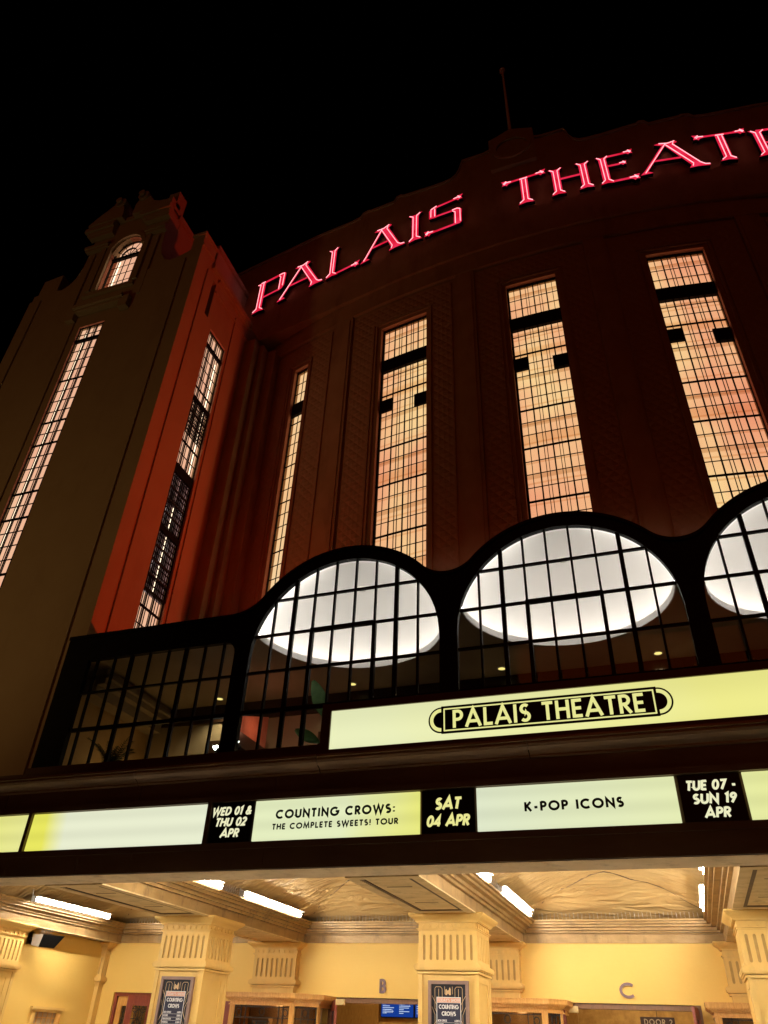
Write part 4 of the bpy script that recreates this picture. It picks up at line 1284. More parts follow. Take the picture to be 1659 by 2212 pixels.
COLX = [-13.04, -8.28, -3.50, 1.24, 6.0]
SZ = 3.375
def beam(c, full=True):
    m = MB()
    m.box(c - .50, c + .50, FY + .6, 16.98, SZ, SZ + .05)
    for a, b in ((-.50, -.36), (.36, .50)): m.box(c + a, c + b, FY + .6, 16.98, SZ - .018, SZ - .001)
    m.box(c - .36, c + .36, 12.66, 12.8, SZ - .018, SZ - .001); m.box(c - .36, c + .36, FY + .6, 9.95, SZ - .018, SZ - .001)
    b = m.build('soffit_beam', MT['soffit'], CN)
    m = MB()
    for a in (-.36, .31): m.box(c + a, c + a + .05, 9.95, 12.66, SZ - .012, SZ - .001)
    m.box(c - .31, c + .31, 12.61, 12.66, SZ - .012, SZ - .001)
    for y in (10.6, 11.9): m.box(c - .2, c + .16, y, y + .02, SZ - .004, SZ - .0005)
    m.build('panel_moulding', MT['seam'], b)
    m = MB()
    for s in (-1, 1):
        x0 = c + s * .50
        for k, (o, za, zb) in enumerate(((.0, SZ + .0, SZ + .15), (.05, SZ + .155, SZ + .20), (.10, SZ + .20, SZ + .25), (.19, SZ + .25, SZ + .29), (.25, SZ + .29, SZ + .33), (.30, SZ + .33, SZ + .36))):
            m.box(x0 - s * .08, x0 + s * o + s * .002, FY + .62, 17.0, za, zb)
    m.build('side_moulding', MT['beam_side'], b)
    return b
for c in COLX: beam(c)
m = MB()
for k, (o, za, zb) in enumerate(((.03, SZ + .0, SZ + .14), (.06, SZ + .14, SZ + .155), (.10, SZ + .165, SZ + .20), (.17, SZ + .20, SZ + .25), (.26, SZ + .25, SZ + .29), (.33, SZ + .29, SZ + .33), (.40, SZ + .33, SZ + .36))):
    m.box(-13.0, 7.0, 17.0 - o, 17.1, za, zb)
m.build('wall_cornice', MT['beam_side'], CN)
m = MB()   # left wall cornice
for k, (o, za, zb) in enumerate(((.03, SZ + .0, SZ + .14), (.10, SZ + .165, SZ + .20), (.17, SZ + .20, SZ + .25), (.26, SZ + .25, SZ + .29), (.34, SZ + .29, SZ + .33), (.40, SZ + .33, SZ + .36))):
    m.box(-13.0, -12.93 + o + .1, FY + .62, 17.0, za, zb)
m.build('wall_cornice', MT['beam_side'], CN)
# sagging hipped vault of each bay
for i in range(4):
    x0, x1 = COLX[i] + .42, COLX[i + 1] - .42
    y0, y1 = FY + .62, 17.0
    zc, rise = SZ + .30, .62
    m = MB(); nx, ny = 26, 34
    def vz(x, y):
        u = min(x - x0, x1 - x) / ((x1 - x0) / 2); v = min(y - y0, y1 - y) / ((x1 - x0) / 2)
        t = max(0.0, min(1.0, min(u, v)))
        wob = .014 * math.sin(x * 3.1 + y * 1.3) + .012 * math.sin(y * 6.3 + x * 1.1 + i) + .008 * math.sin(y * 11 + x * 2.7)
        return zc + rise * math.sin(t * PI / 2) ** .85 + wob * min(1, t * 3)
    rows = []
    for a in range(nx + 1):
        x = x0 + (x1 - x0) * a / nx
        rows.append(m.add([(x, y0 + (y1 - y0) * b / ny, vz(x, y0 + (y1 - y0) * b / ny)) for b in range(ny + 1)]))
    for u, w in zip(rows, rows[1:]):
        for b in range(ny): m.face((u + b, u + b + 1, w + b + 1, w + b))
    v = m.build('ceiling_vault', MT['ceiling'], CN, smooth=True)
    m = MB(); R_ = (x1 - x0) / 2
    for sx in (0, 1):
        P = []
        for k in range(15):
            t = k / 14
            x = (x0 + R_ * t) if sx == 0 else (x1 - R_ * t); y = y1 - R_ * t
            P.append((x, y, vz(x, y) - .008))
        m.tube(P, .010, 5)
    m.build('ceiling_seam', MT['seam'], v)
# bird spikes along the cornices
def spikes(mb, p0, p1, nx, ny, step=.075, hgt=.12):
    n = int((Vector(p1) - Vector(p0)).length / step)
    for k in range(n):
        p = Vector(p0).lerp(Vector(p1), (k + .5) / n)
        for s in (-.5, .15, .6):
            q = p + Vector((nx * s * .10 + random.uniform(-.012, .012), ny * s * .10 + random.uniform(-.012, .012), hgt * random.uniform(.85, 1.05)))
            mb.tube([p, q], .0032, 3, False)
for i in range(4):
    m = MB(); spikes(m, (COLX[i] + .85, 16.66, SZ + .36), (COLX[i + 1] - .85, 16.66, SZ + .36), 0, 1)
    m.build('bird_spikes', MT['wire'], CN)
for a, b, x in ((11.3, 13.2, -12.62), (15.9, 16.5, -12.62), (12.7, 13.45, -7.52), (12.6, 13.4, -2.74), (16.2, 16.6, -2.74)):
    m = MB(); spikes(m, (x, a, SZ + .36), (x, b, SZ + .36), 1, 0); m.build('bird_spikes', MT['wire'], CN)

# ------------------------------------------------------------------ fluorescent battens
def batten(x, y0, y1, z, face, lab):
    """face: +1 hangs on a cornice to its left and looks right"""
    t = thing('fluorescent_light', (x, (y0 + y1) / 2, z), lab, 'strip light', 'white fluorescent strips under the canopy')
    m = MB(); m.box(x - face * .075, x - face * .02, y0, y1, z - .03, z + .07); m.box(x - face * .02, x + face * .11, y0, y1, z + .046, z + .054)
    for y in (y0 - .03, y1 + .005): m.box(x - .05, x + .05, y, y + .025, z - .05, z + .05)
    m.build('housing', MT['fitting'], t)
    m = MB(); m.tube([(x + face * .03, y0, z), (x + face * .03, y1, z)], .029, 10); m.build('diffuser', MT['tube'], t)
    m = MB(); m.tube([(x - face * .03, y0 - .02, z), (x - face * .05, y0 - .05, z + .18)], .012, 6); m.build('bracket', MT['fitting'], t)
    return t
TZ = SZ + .31 + .10
batten(-12.13, 13.35, 15.75, TZ - .03, 1, 'long white strip light on the left wall cornice above the grey speaker')
batten(-7.50, 10.3, 12.60, TZ, 1, 'front strip of the pair right of the left column, cut off by the canopy edge')
batten(-7.50, 13.45, 15.95, TZ, 1, 'rear strip of the pair right of the left column, above the left oak booth')
batten(-2.72, 10.25, 12.55, TZ, 1, 'front strip of the pair right of the middle column, cut off by the canopy edge')
batten(-2.72, 13.50, 16.15, TZ, 1, 'rear strip of the pair right of the middle column, slanting towards the letter C wall')
batten(0.50, 10.25, 12.55, TZ, -1, 'upper, front one of the two upright looking strips beside the right-hand column')
batten(0.50, 13.70, 16.05, TZ, -1, 'lower, rear one of the two upright looking strips beside the right-hand column')

# ------------------------------------------------------------------ columns
def capital(mb, mf, mr, c, y0, w, dep, sides=True, nfl=8, back=None):
    """fluted neck, bead band and flared top of a square column: front at y0, width w, depth dep"""
    x0, x1 = c - w / 2, c + w / 2
    yb = y0 + dep if back is None else back
    def ring(e, za, zb):
        mb.box(x0 - e, x1 + e, y0 - e, yb + (e if back is None else 0), za, zb)
    # lower roll
    for e, za, zb in ((.02, 2.545, 2.575), (.035, 2.585, 2.60), (.055, 2.60, 2.625), (.06, 2.625, 2.65), (.05, 2.65, 2.672), (.025, 2.672, 2.685)): ring(e, za, zb)
    ring(-.022, 2.685, 3.13)
    # flutes: ribs stand proud of the recessed core
    def ribs(fn, a0, a1, n, side):
        st = (a1 - a0) / n
        fw = st * .40
        mb.bent(fn, a0, a1, 2.685, 2.725, -.03, .0, 1); mb.bent(fn, a0, a1, 3.075, 3.13, -.03, .0, 1)
        for k in range(n):
            p = a0 + st * k
            e0, e1 = p + (st - fw) / 2, p + (st + fw) / 2
            mb.bent(fn, p, e0, 2.725, 3.075, -.03, .0, 1); mb.bent(fn, e1, p + st, 2.725, 3.075, -.03, .0, 1)
            r = fw / 2
            for zc, sg in ((3.075, 1), (2.725, -1)):
                for q in range(4):
                    a, b = PI * q / 4, PI * (q + 1) / 4
                    pa = (e0 + r - r * math.cos(a), zc - sg * (r - r * math.sin(a)) * 1.0); pb = (e0 + r - r * math.cos(b), zc - sg * (r - r * math.sin(b)) * 1.0)
                    mb.prism([pa, pb, (pb[0], zc), (pa[0], zc)], fn, -.03, .0)
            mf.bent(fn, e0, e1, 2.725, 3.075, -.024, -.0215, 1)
    ribs(frontw(y0), x0 + .04, x1 - .04, nfl, 0)
    if sides:
        ns = max(2, int(round(nfl * (yb - y0) / w)))
        for X, s in ((x1, 1), (x0, -1)):
            ribs(lambda p, z, d, X=X, s=s: (X + s * d, p, z), y0 + .04, yb - .03, ns, 1)
    else:
        ring(-.001, 2.69, 3.125)
    for X in (x0, x1 - .04):
        mb.box(X, X + .04, y0, y0 + .04, 2.686, 3.129); mb.box(X, X + .04, yb - .03, yb, 2.686, 3.129)
    for e, za, zb in ((.012, 3.13, 3.15), (.03, 3.15, 3.163)): ring(e, za, zb)
    ring(.002, 3.163, 3.24)
    n = nfl + 0
    for k in range(n):
        x = x0 + (k + .5) * w / n
        P = [(x + .032 * math.cos(2 * PI * q / 12), 3.20 + .032 * math.sin(2 * PI * q / 12)) for q in range(12)]
        mr.prism(P, frontw(y0), 0.0, .016)
        mr.prism([(x + .014 * math.cos(2 * PI * q / 8), 3.20 + .014 * math.sin(2 * PI * q / 8)) for q in range(8)], frontw(y0), .014, .024)
    if sides:
        ns = max(2, int(round(nfl * (yb - y0) / w)))
        for k in range(ns):
            y = y0 + (k + .5) * (yb - y0) / ns
            for X, s in ((x1, 1),):
                mr.prism([(y + .032 * math.cos(2 * PI * q / 12), 3.20 + .032 * math.sin(2 * PI * q / 12)) for q in range(12)], lambda p, z, d, X=X: (X + d, p, z), 0, .016)
    e = .02
    for za, zb, e in ((3.24, 3.252, .03), (3.252, 3.262, .045)): ring(e, za, zb)
    # flared abacus
    prof = [(.045, 3.262), (.065, 3.285), (.10, 3.305), (.125, 3.325), (.14, 3.345), (.14, 3.362), (.13, 3.373)]
    for (ea, za), (eb, zb) in zip(prof, prof[1:]):
        f = lambda e, z: [(x0 - e, y0 - e, z), (x1 + e, y0 - e, z), (x1 + e, yb + (e if back is None else 0), z), (x0 - e, yb + (e if back is None else 0), z)]
        A, B = f(ea, za), f(eb, zb)
        for k in range(4): mb.quad(A[k], A[(k + 1) % 4], B[(k + 1) % 4], B[k])
    mb.poly(f(.13, 3.373))
COLLAB = {0: 'square cream column cut by the left edge of the picture', 1: 'square cream column with a fluted head and a framed poster, left of the centre', 2: 'square cream column with fluted head in the middle of the entrance, poster on its front',
          3: 'square cream column cut by the right edge of the picture', 4: 'square cream column beyond the right edge'}
def column(i, c, y0=13.0, w=.95, dep=.86):
    t = thing('column', (c, y0 + dep / 2, 0), COLLAB[i], 'column', 'square fluted columns under the canopy')
    m = MB(); m.box(c - w / 2 + .02, c + w / 2 - .02, y0 + .02, y0 + dep - .02, 0, 2.55)
    for X in (c - w / 2, c + w / 2 - .07):
        m.box(X, X + .07, y0, y0 + .07, 0, 2.55); m.box(X, X + .07, y0 + dep - .07, y0 + dep, 0, 2.55)
    m.box(c - w / 2 - .06, c + w / 2 + .06, y0 - .06, y0 + dep + .06, 0, .3)
    # recessed side panels
    for X, s in ((c + w / 2 - .02, 1), (c - w / 2 + .02, -1)):
        m.box(X, X + s * .012, y0 + .08, y0 + .20, .5, 2.54); m.box(X, X + s * .012, y0 + dep - .20, y0 + dep - .08, .5, 2.54); m.box(X, X + s * .012, y0 + .20, y0 + dep - .20, 2.44, 2.54)
    m.build('shaft', MT['cream_col'], t)
    mb, mf, mr = MB(), MB(), MB()
    capital(mb, mf, mr, c, y0, w, dep)
    cp = mb.build('capital', MT['cream_col'], t)
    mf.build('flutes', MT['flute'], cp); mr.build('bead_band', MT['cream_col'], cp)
for i in (0, 1, 2, 3): column(i, COLX[i])

# ------------------------------------------------------------------ entrance walls
EW = thing('entrance_wall', (-3.0, 17.0, 0), 'bright yellow entrance wall under the canopy with door openings and fluted pilasters', 'wall')
OP = [(-12.45, -11.30, 2.40), (-7.15, -4.66, 2.40), (-2.40, 0.12, 2.40), (2.4, 4.9, 2.4)]      # openings
m = MB(); x = -13.1
for a, b, hh in OP:
    m.box(x, a, 17.0, 17.25, 0, 3.8); m.box(a, b, 17.0, 17.25, hh, 3.8); x = b
m.box(x, 8.0, 17.0, 17.25, 0, 3.8)
m.build('wall', MT['yellow'], EW)
m = MB()
m.box(-12.925, -12.90, 13.0, 15.07, 0, 3.8); m.box(-12.925, -12.90, 15.77, 17.02, 0, 3.8); m.box(-12.925, -12.90, 15.07, 15.77, 0, 1.0); m.box(-12.925, -12.90, 15.07, 15.77, 1.94, 3.8)
m.build('side_wall', MT['yellow'], EW)
m = MB(); m.box(-12.90, -12.86, 14.97, 15.07, .9, 1.95); m.box(-12.90, -12.86, 15.77, 15.87, .9, 1.95); m.box(-12.95, -12.86, 14.95, 15.89, 1.94, 1.985); m.box(-12.95, -12.83, 14.92, 15.92, 1.985, 2.03)
wf = m.build('small_window_frame', MT['cream_col'], EW)
m = MB(); m.box(-12.924, -12.92, 15.07, 15.77, 1.0, 1.94)
m.build('dark_pane', MT['booth_dark'], wf)
m = MB()
for z in (1.60, 1.72, 1.84): m.box(-12.915, -12.905, 15.07, 15.77, z, z + .015)
for y in (15.2, 15.35, 15.5, 15.65): m.box(-12.915, -12.905, y, y + .015, 1.0, 1.94)
m.box(-12.90, -12.78, 15.74, 15.77, 1.0, 1.93)
m.build('window_leaf', MT['oak'], wf)
for i, c in enumerate(COLX[1:4]):
    mb, mf, mr = MB(), MB(), MB()
    capital(mb, mf, mr, c - .09, 16.80, 1.0, .2, True, 8, back=17.0)
    mb.box(c - .57, c + .39, 16.82, 17.0, 0, 2.55)
    o = mb.build('pilaster', MT['cream_col'], EW); mf.build('flutes', MT['flute'], o); mr.build('bead_band', MT['cream_col'], o)
mb, mf, mr = MB(), MB(), MB()
capital(mb, mf, mr, -12.90, 16.82, .24, .18, True, 2, back=17.0); mb.box(-13.0, -12.80, 16.84, 17.0, 0, 2.55)
o = mb.build('corner_pilaster', MT['cream_col'], EW); mf.build('flutes', MT['flute'], o); mr.build('bead_band', MT['cream_col'], o)
# door heads and frames
for a, b, hh in OP[1:3]:
    m = MB(); m.box(a, b, 17.03, 17.2, hh - .09, hh - .025); m.box(a, a + .07, 17.03, 17.2, 0, hh - .09); m.box(b - .07, b, 17.03, 17.2, 0, hh - .09)
    m.box(a, b, 17.05, 17.22, hh - .025, hh - .002)
    m.build('door_frame', MT['brownwood'], EW)
a, b, hh = OP[0]
m = MB(); m.box(a, b, 17.05, 17.2, hh - .07, hh); m.box(a, a + .06, 17.05, 17.2, 0, hh - .07); m.box(b - .06, b, 17.05, 17.2, 0, hh - .07)
m.build('door_frame', MT['redwood'], EW)
# left doorway: a shut orange leaf and an open red leaf with iron scrolls
def leaf_door(name, P0, P1, zt, mat, parent, lab=None, dark=False):
    """door leaf between plan points P0 and P1 with a glazed panel of iron scrollwork"""
    p0, p1 = Vector(P0), Vector(P1); L = (p1 - p0).length; ax = (p1 - p0) / L; nr = Vector((ax.y, -ax.x))
    fn = lambda s, z, d=0.0: (p0.x + ax.x * s + nr.x * d, p0.y + ax.y * s + nr.y * d, z)
    m = MB(); st = .11
    m.bent(fn, 0, st, 0, zt, -.022, .022, 1); m.bent(fn, L - st, L, 0, zt, -.022, .022, 1); m.bent(fn, st, L - st, zt - .16, zt, -.022, .022, 1); m.bent(fn, st, L - st, 0, .9, -.02, .02, 1)
    m.bent(fn, st, st + .02, .9, zt - .16, -.026, .026, 1); m.bent(fn, L - st - .02, L - st, .9, zt - .16, -.026, .026, 1); m.bent(fn, st, L - st, zt - .18, zt - .16, -.026, .026, 1)
    o = m.build(name, mat, parent, lab)
    m = MB(); m.bent(fn, st, L - st, .9, zt - .16, -.004, .004, 1); m.build('leadlight_glass', MT['booth_glass'], o)
    m = MB(); w = L - 2 * st
    for k in range(1, 4): m.bent(fn, st + w * k / 4 - .006, st + w * k / 4 + .006, .9, zt - .16, -.014, .014, 1)
    for z in (zt - .24, zt - .42, zt - .62, zt - .85, zt - 1.1): m.bent(fn, st, L - st, z - .006, z + .006, -.014, .014, 1)
    for cx_, cz_, r in ((.5, zt - .33, .06), (.25, zt - .25, .045), (.75, zt - .25, .045), (.5, zt - .52, .07), (.3, zt - .55, .05), (.7, zt - .55, .05)):
        pts = [fn(st + w * cx_ + r * math.cos(2 * PI * k / 14), cz_ + r * math.sin(2 * PI * k / 14) * 1.3, 0.0) for k in range(15)]
        m.tube(pts, .009, 5, False)
    m.build('scrollwork', MT['leadbar'], o)
    m = MB(); m.bent(fn, L - st + .02, L - .03, 1.0, 1.25, .022, .035, 1); m.build('push_plate', MT['brass'], o)
    return o
leaf_door('door_leaf', (-12.38, 17.12), (-11.86, 17.12), 2.33, MT['oak'], EW, 'orange timber leaf standing shut')
leaf_door('door_leaf', (-11.42, 17.08), (-11.78, 16.62), 2.33, MT['redwood'], EW, 'dark red leaf swung open')
leaf_door('door_leaf', (-7.08, 17.05), (-6.72, 16.40), 2.33, MT['redwood'], EW, 'red leaf swung open beside the booth')
leaf_door('door_leaf', (-2.32, 17.08), (-2.26, 16.45), 2.36, MT['redwood'], EW, 'red leaf swung open, seen edge on')
leaf_door('door_leaf', (0.05, 17.08), (-0.02, 16.5), 2.36, MT['redwood'], EW, 'weathered red leaf swung open at the right')
m = MB()
for x, y in ((-6.70, 16.36), (-2.22, 16.9)): m.box(x - .01, x + .17, y - .02, y + .05, 2.24, 2.34)
m.build('door_closer', MT['brass'], EW)
# foyer seen through the openings
m = MB(); m.box(-13.0, 8.0, 20.5, 20.7, 0, 3.4); m.build('foyer_back_wall', MT['foyer_wall'], EW)
m = MB()
m.box(-9.2, -7.25, 20.42, 20.5, 0, 3.2); m.box(-3.9, -2.5, 20.42, 20.5, 0, 3.2); m.box(-13, -10.5, 20.42, 20.5, 0, 3.2)
m.build('foyer_panelling', MT['foyer_panel'], EW)
m = MB(); m.box(-13.0, 8.0, 17.25, 20.7, 3.3, 3.4); m.build('foyer_ceiling', MT['tan'], EW)
m = MB(); m.box(-13.0, 8.0, 17.25, 20.7, -.001, .012); m.build('foyer_floor', MT['brownwood'], EW)
m = MB(); m.box(-13.1, -13.0, 17.25, 20.7, 0, 3.4); m.box(8.0, 8.1, 17.25, 20.7, 0, 3.4); m.build('foyer_end_wall', MT['foyer_wall'], EW)
for x, e in ((-11.5, 20), (-6.0, 75), (-1.0, 60), (3.6, 40)):
    lamp('foyer_fill', 'POINT', (x, 18.9, 3.05), e, (1.0, .72, .36), shadow_soft_size=.15)  # added warm fill for the foyer, no fitting

# letters over the doors
for ch, xc, lab in (('B', -5.955, 'plum grey capital letter B on the yellow wall over the left open doorway'), ('C', -1.13, 'plum grey capital letter C on the yellow wall over the right open doorway')):
    m = MB(); fn = frontw(17.0)
    w = text_width(ch, .245, 0) 
    text(m, ch, fn, xc, 2.485, .245, .19, 0, 0, 'c', .92 if ch == 'B' else 1.3, d=.030)
    n0 = len(m.f)
    for q in list(m.f[:n0]):                      # give the strokes their sides
        P = [m.v[k] for k in q]
        B = [(p[0], 16.999, p[2]) for p in P]
        for k in range(4): m.quad(P[k], P[(k + 1) % 4], B[(k + 1) % 4], B[k])
    tag(m.build('wall_letter', MT['letter_brown'], None, loc=(xc, 16.99, 2.49)), lab, 'wall letter', 'letters over the doors')

# hanging sign and menu screens in the foyer
DS = thing('door_sign', (-.685, 17.5, 2.0), 'small brown board reading DOOR 2 hanging in the right open doorway', 'sign')
m = MB(); m.box(-.99, -.38, 17.48, 17.52, 1.98, 2.225); m.build('board', MT['sign_brown'], DS)
m = MB(); text(m, 'DOOR 2', frontw(17.48), -.675, 2.10, .095, .16, .02, 0, 'c', 1, d=.003); m.build('lettering', MT['sign_text'], DS)
m = MB(); m.tube([(-.685, 17.5, 2.225), (-.685, 17.5, 2.36)], .006, 5); m.lathe((-.685, 17.5, 2.345), [(.001, -.025), (.03, -.02), (.04, .01), (.02, .03), (.001, .03)], 10); m.build('hook', MT['leadbar'], DS)
for i, (x0, x1) in enumerate(((-7.17, -6.33), (-6.31, -5.5))):
    t = thing('menu_screen', ((x0 + x1) / 2, 20.4, 2.3), ['blue menu screen with white text behind the left open doorway', 'right-hand blue menu screen, partly behind the middle column'][i], 'screen', 'blue menu screens in the foyer')
    m = MB(); m.box(x0, x1, 20.36, 20.42, 2.17, 2.72); m.build('housing', MT['black'], t)
    m = MB(); m.quad((x0 + .015, 20.357, 2.19), (x1 - .015, 20.357, 2.19), (x1 - .015, 20.357, 2.70), (x0 + .015, 20.357, 2.70)); m.build('display', MT['screen_blue'], t)
    m = MB(); rnd = random.Random(5 + i)
    for col in range(2):
        xa = x0 + .05 + col * (x1 - x0) * .5
        z = 2.66
        while z > 2.26:
            w = rnd.uniform(.08, .30); m.quad((xa, 20.354, z - .008), (xa + w, 20.354, z - .008), (xa + w, 20.354, z + .006), (xa, 20.354, z + .006)); z -= .036
    for cx_ in (.25, .75):
        bx = x0 + (x1 - x0) * cx_; bz = 2.30 if cx_ < .5 else 2.44
        for a, b, c, d in ((bx - .1, bx + .1, bz - .03, bz - .024), (bx - .1, bx + .1, bz + .024, bz + .03), (bx - .1, bx - .094, bz - .03, bz + .03), (bx + .094, bx + .1, bz - .03, bz + .03)): m.quad((a, 20.353, c), (b, 20.353, c), (b, 20.353, d), (a, 20.353, d))
    m.build('menu_lines', MT['screen_text'], t)

# ------------------------------------------------------------------ ticket booths
def booth(x0, x1, y0, cant, lab, right=True):
    """oak booth: front x0..x1 at y0, canted right corner running back by cant"""
    t = thing('ticket_booth', ((x0 + x1) / 2, y0 + .4, 0), lab, 'ticket booth', 'oak ticket booths between the doors')
    zt = 2.40
    def plan(e):
        return [(x0 - e, 16.98), (x0 - e, y0 - e), (x1 + e * .4, y0 - e), (x1 + cant + e, y0 + cant - e * .4), (x1 + cant + e, 16.98)]
    def band(mb, e, za, zb):
        A = plan(e)
        n = mb.add([(p[0], p[1], za) for p in A] + [(p[0], p[1], zb) for p in A])
        k = len(A)
        mb.face([n + i for i in range(k)]); mb.face([n + k + i for i in range(k)])
        for i in range(k): j = (i + 1) % k; mb.face((n + i, n + j, n + k + j, n + k + i))
    m = MB()
    for e, za, zb in ((.02, 2.19, 2.215), (.0, 2.215, 2.26), (.035, 2.26, 2.275), (.05, 2.275, 2.29), (.075, 2.29, 2.305), (.10, 2.305, 2.32), (.115, 2.32, 2.385), (.125, 2.385, 2.40)): band(m, e, za, zb)
    m.build('cornice', MT['oak'], t)
    m = MB()
    pw = .11
    m.box(x0, x0 + pw, y0, y0 + .1, 0, 2.19); m.box(x1 - pw, x1, y0, y0 + .1, 0, 2.19)
    m.box(x0 + .025, x0 + pw - .025, y0 - .008, y0, 1.0, 2.16); m.box(x1 - pw + .025, x1 - .025, y0 - .008, y0, 1.0, 2.16)
    m.box(x0 + pw, x1 - pw, y0, y0 + .08, 0, 1.05)
    m.box(x1 + cant - .1, x1 + cant, y0 + cant, y0 + cant + .1, 0, 2.19); m.box(x1 + cant - .06, x1 + cant, y0 + cant + .1, 16.98, 0, 1.05)
    m.box(x0, x0 + .06, y0 + .1, 16.98, 0, 2.19)
    m.build('post', MT['oak'], t)
    def light(fn, L, nm):
        m = MB(); m.bent(fn, 0, L, 1.05, 2.19, -.03, -.024, 1)
        o = m.build(nm, MT['booth_glass'], t)
        m = MB()
        for z in (2.165, 1.985, 1.80, 1.45): m.bent(fn, 0, L, z - .008, z + .008, -.03, .0, 1)
        for s in ((.0, .12, .2, .8, .88, 1.0) if L > .8 else (0.0, .33, .66, 1.0)): m.bent(fn, s * L - .006, s * L + .006, 1.05, 2.19, -.03, .0, 1)
        for s, z, r in ([(.08, 2.07, .05), (.5, 2.085, .055), (.92, 2.07, .05), (.5, 1.78, .09)] if L > .8 else [(.5, 2.08, .055), (.5, 1.83, .06)]):
            m.tube([fn(s * L + r * math.cos(2 * PI * k / 16), z + r * math.sin(2 * PI * k / 16) * 1.15, -.01) for k in range(17)], .010, 5, False)
        if L > .8:
            for s in (.35, .42, .58, .65): m.bent(fn, s * L - .005, s * L + .005, 1.45, 1.93, -.03, .0, 1)
            m.bent(fn, .35 * L, .65 * L, 1.92, 1.935, -.03, .0, 1)
        m.build('iron_tracery', MT['leadbar'], o)
    light(lambda s, z, d=0.0: (x0 + pw + s, y0 + .02 - d, z), x1 - x0 - 2 * pw, 'front_window')
    r2 = math.sqrt(.5); 
    light(lambda s, z, d=0.0: (x1 + s * r2 + d * r2, y0 + s * r2 - d * r2 + .02, z), cant / r2 - .05, 'canted_window')
    m = MB(); m.box(x0 + .08, x1 + cant - .1, 16.75, 16.8, 0, 2.19); m.box(x0 + .3, x0 + .75, 16.3, 16.5, 1.1, 2.0)
    m.build('back_lining', MT['booth_dark'], t)
    lamp('booth_fill', 'POINT', ((x0 + x1) / 2 + .2, 16.4, 2.12), 5.0, (1.0, .66, .32), shadow_soft_size=.08)  # added fill brightening the booth interior
    return t
booth(-8.88, -7.44, 16.0, .36, 'oak ticket booth with iron tracery between the two posters, left of the letter B')
booth(-3.95, -2.48, 16.0, .22, 'oak ticket booth just right of the middle column, beside the letter C doorway')
booth(0.30, 1.75, 16.0, .3, 'oak ticket booth at the right edge behind the right-hand column')
m = MB(); m.box(-9.1, -8.92, 16.2, 16.24, 0, 2.25); m.build('open_door_edge', MT['redwood'], EW)

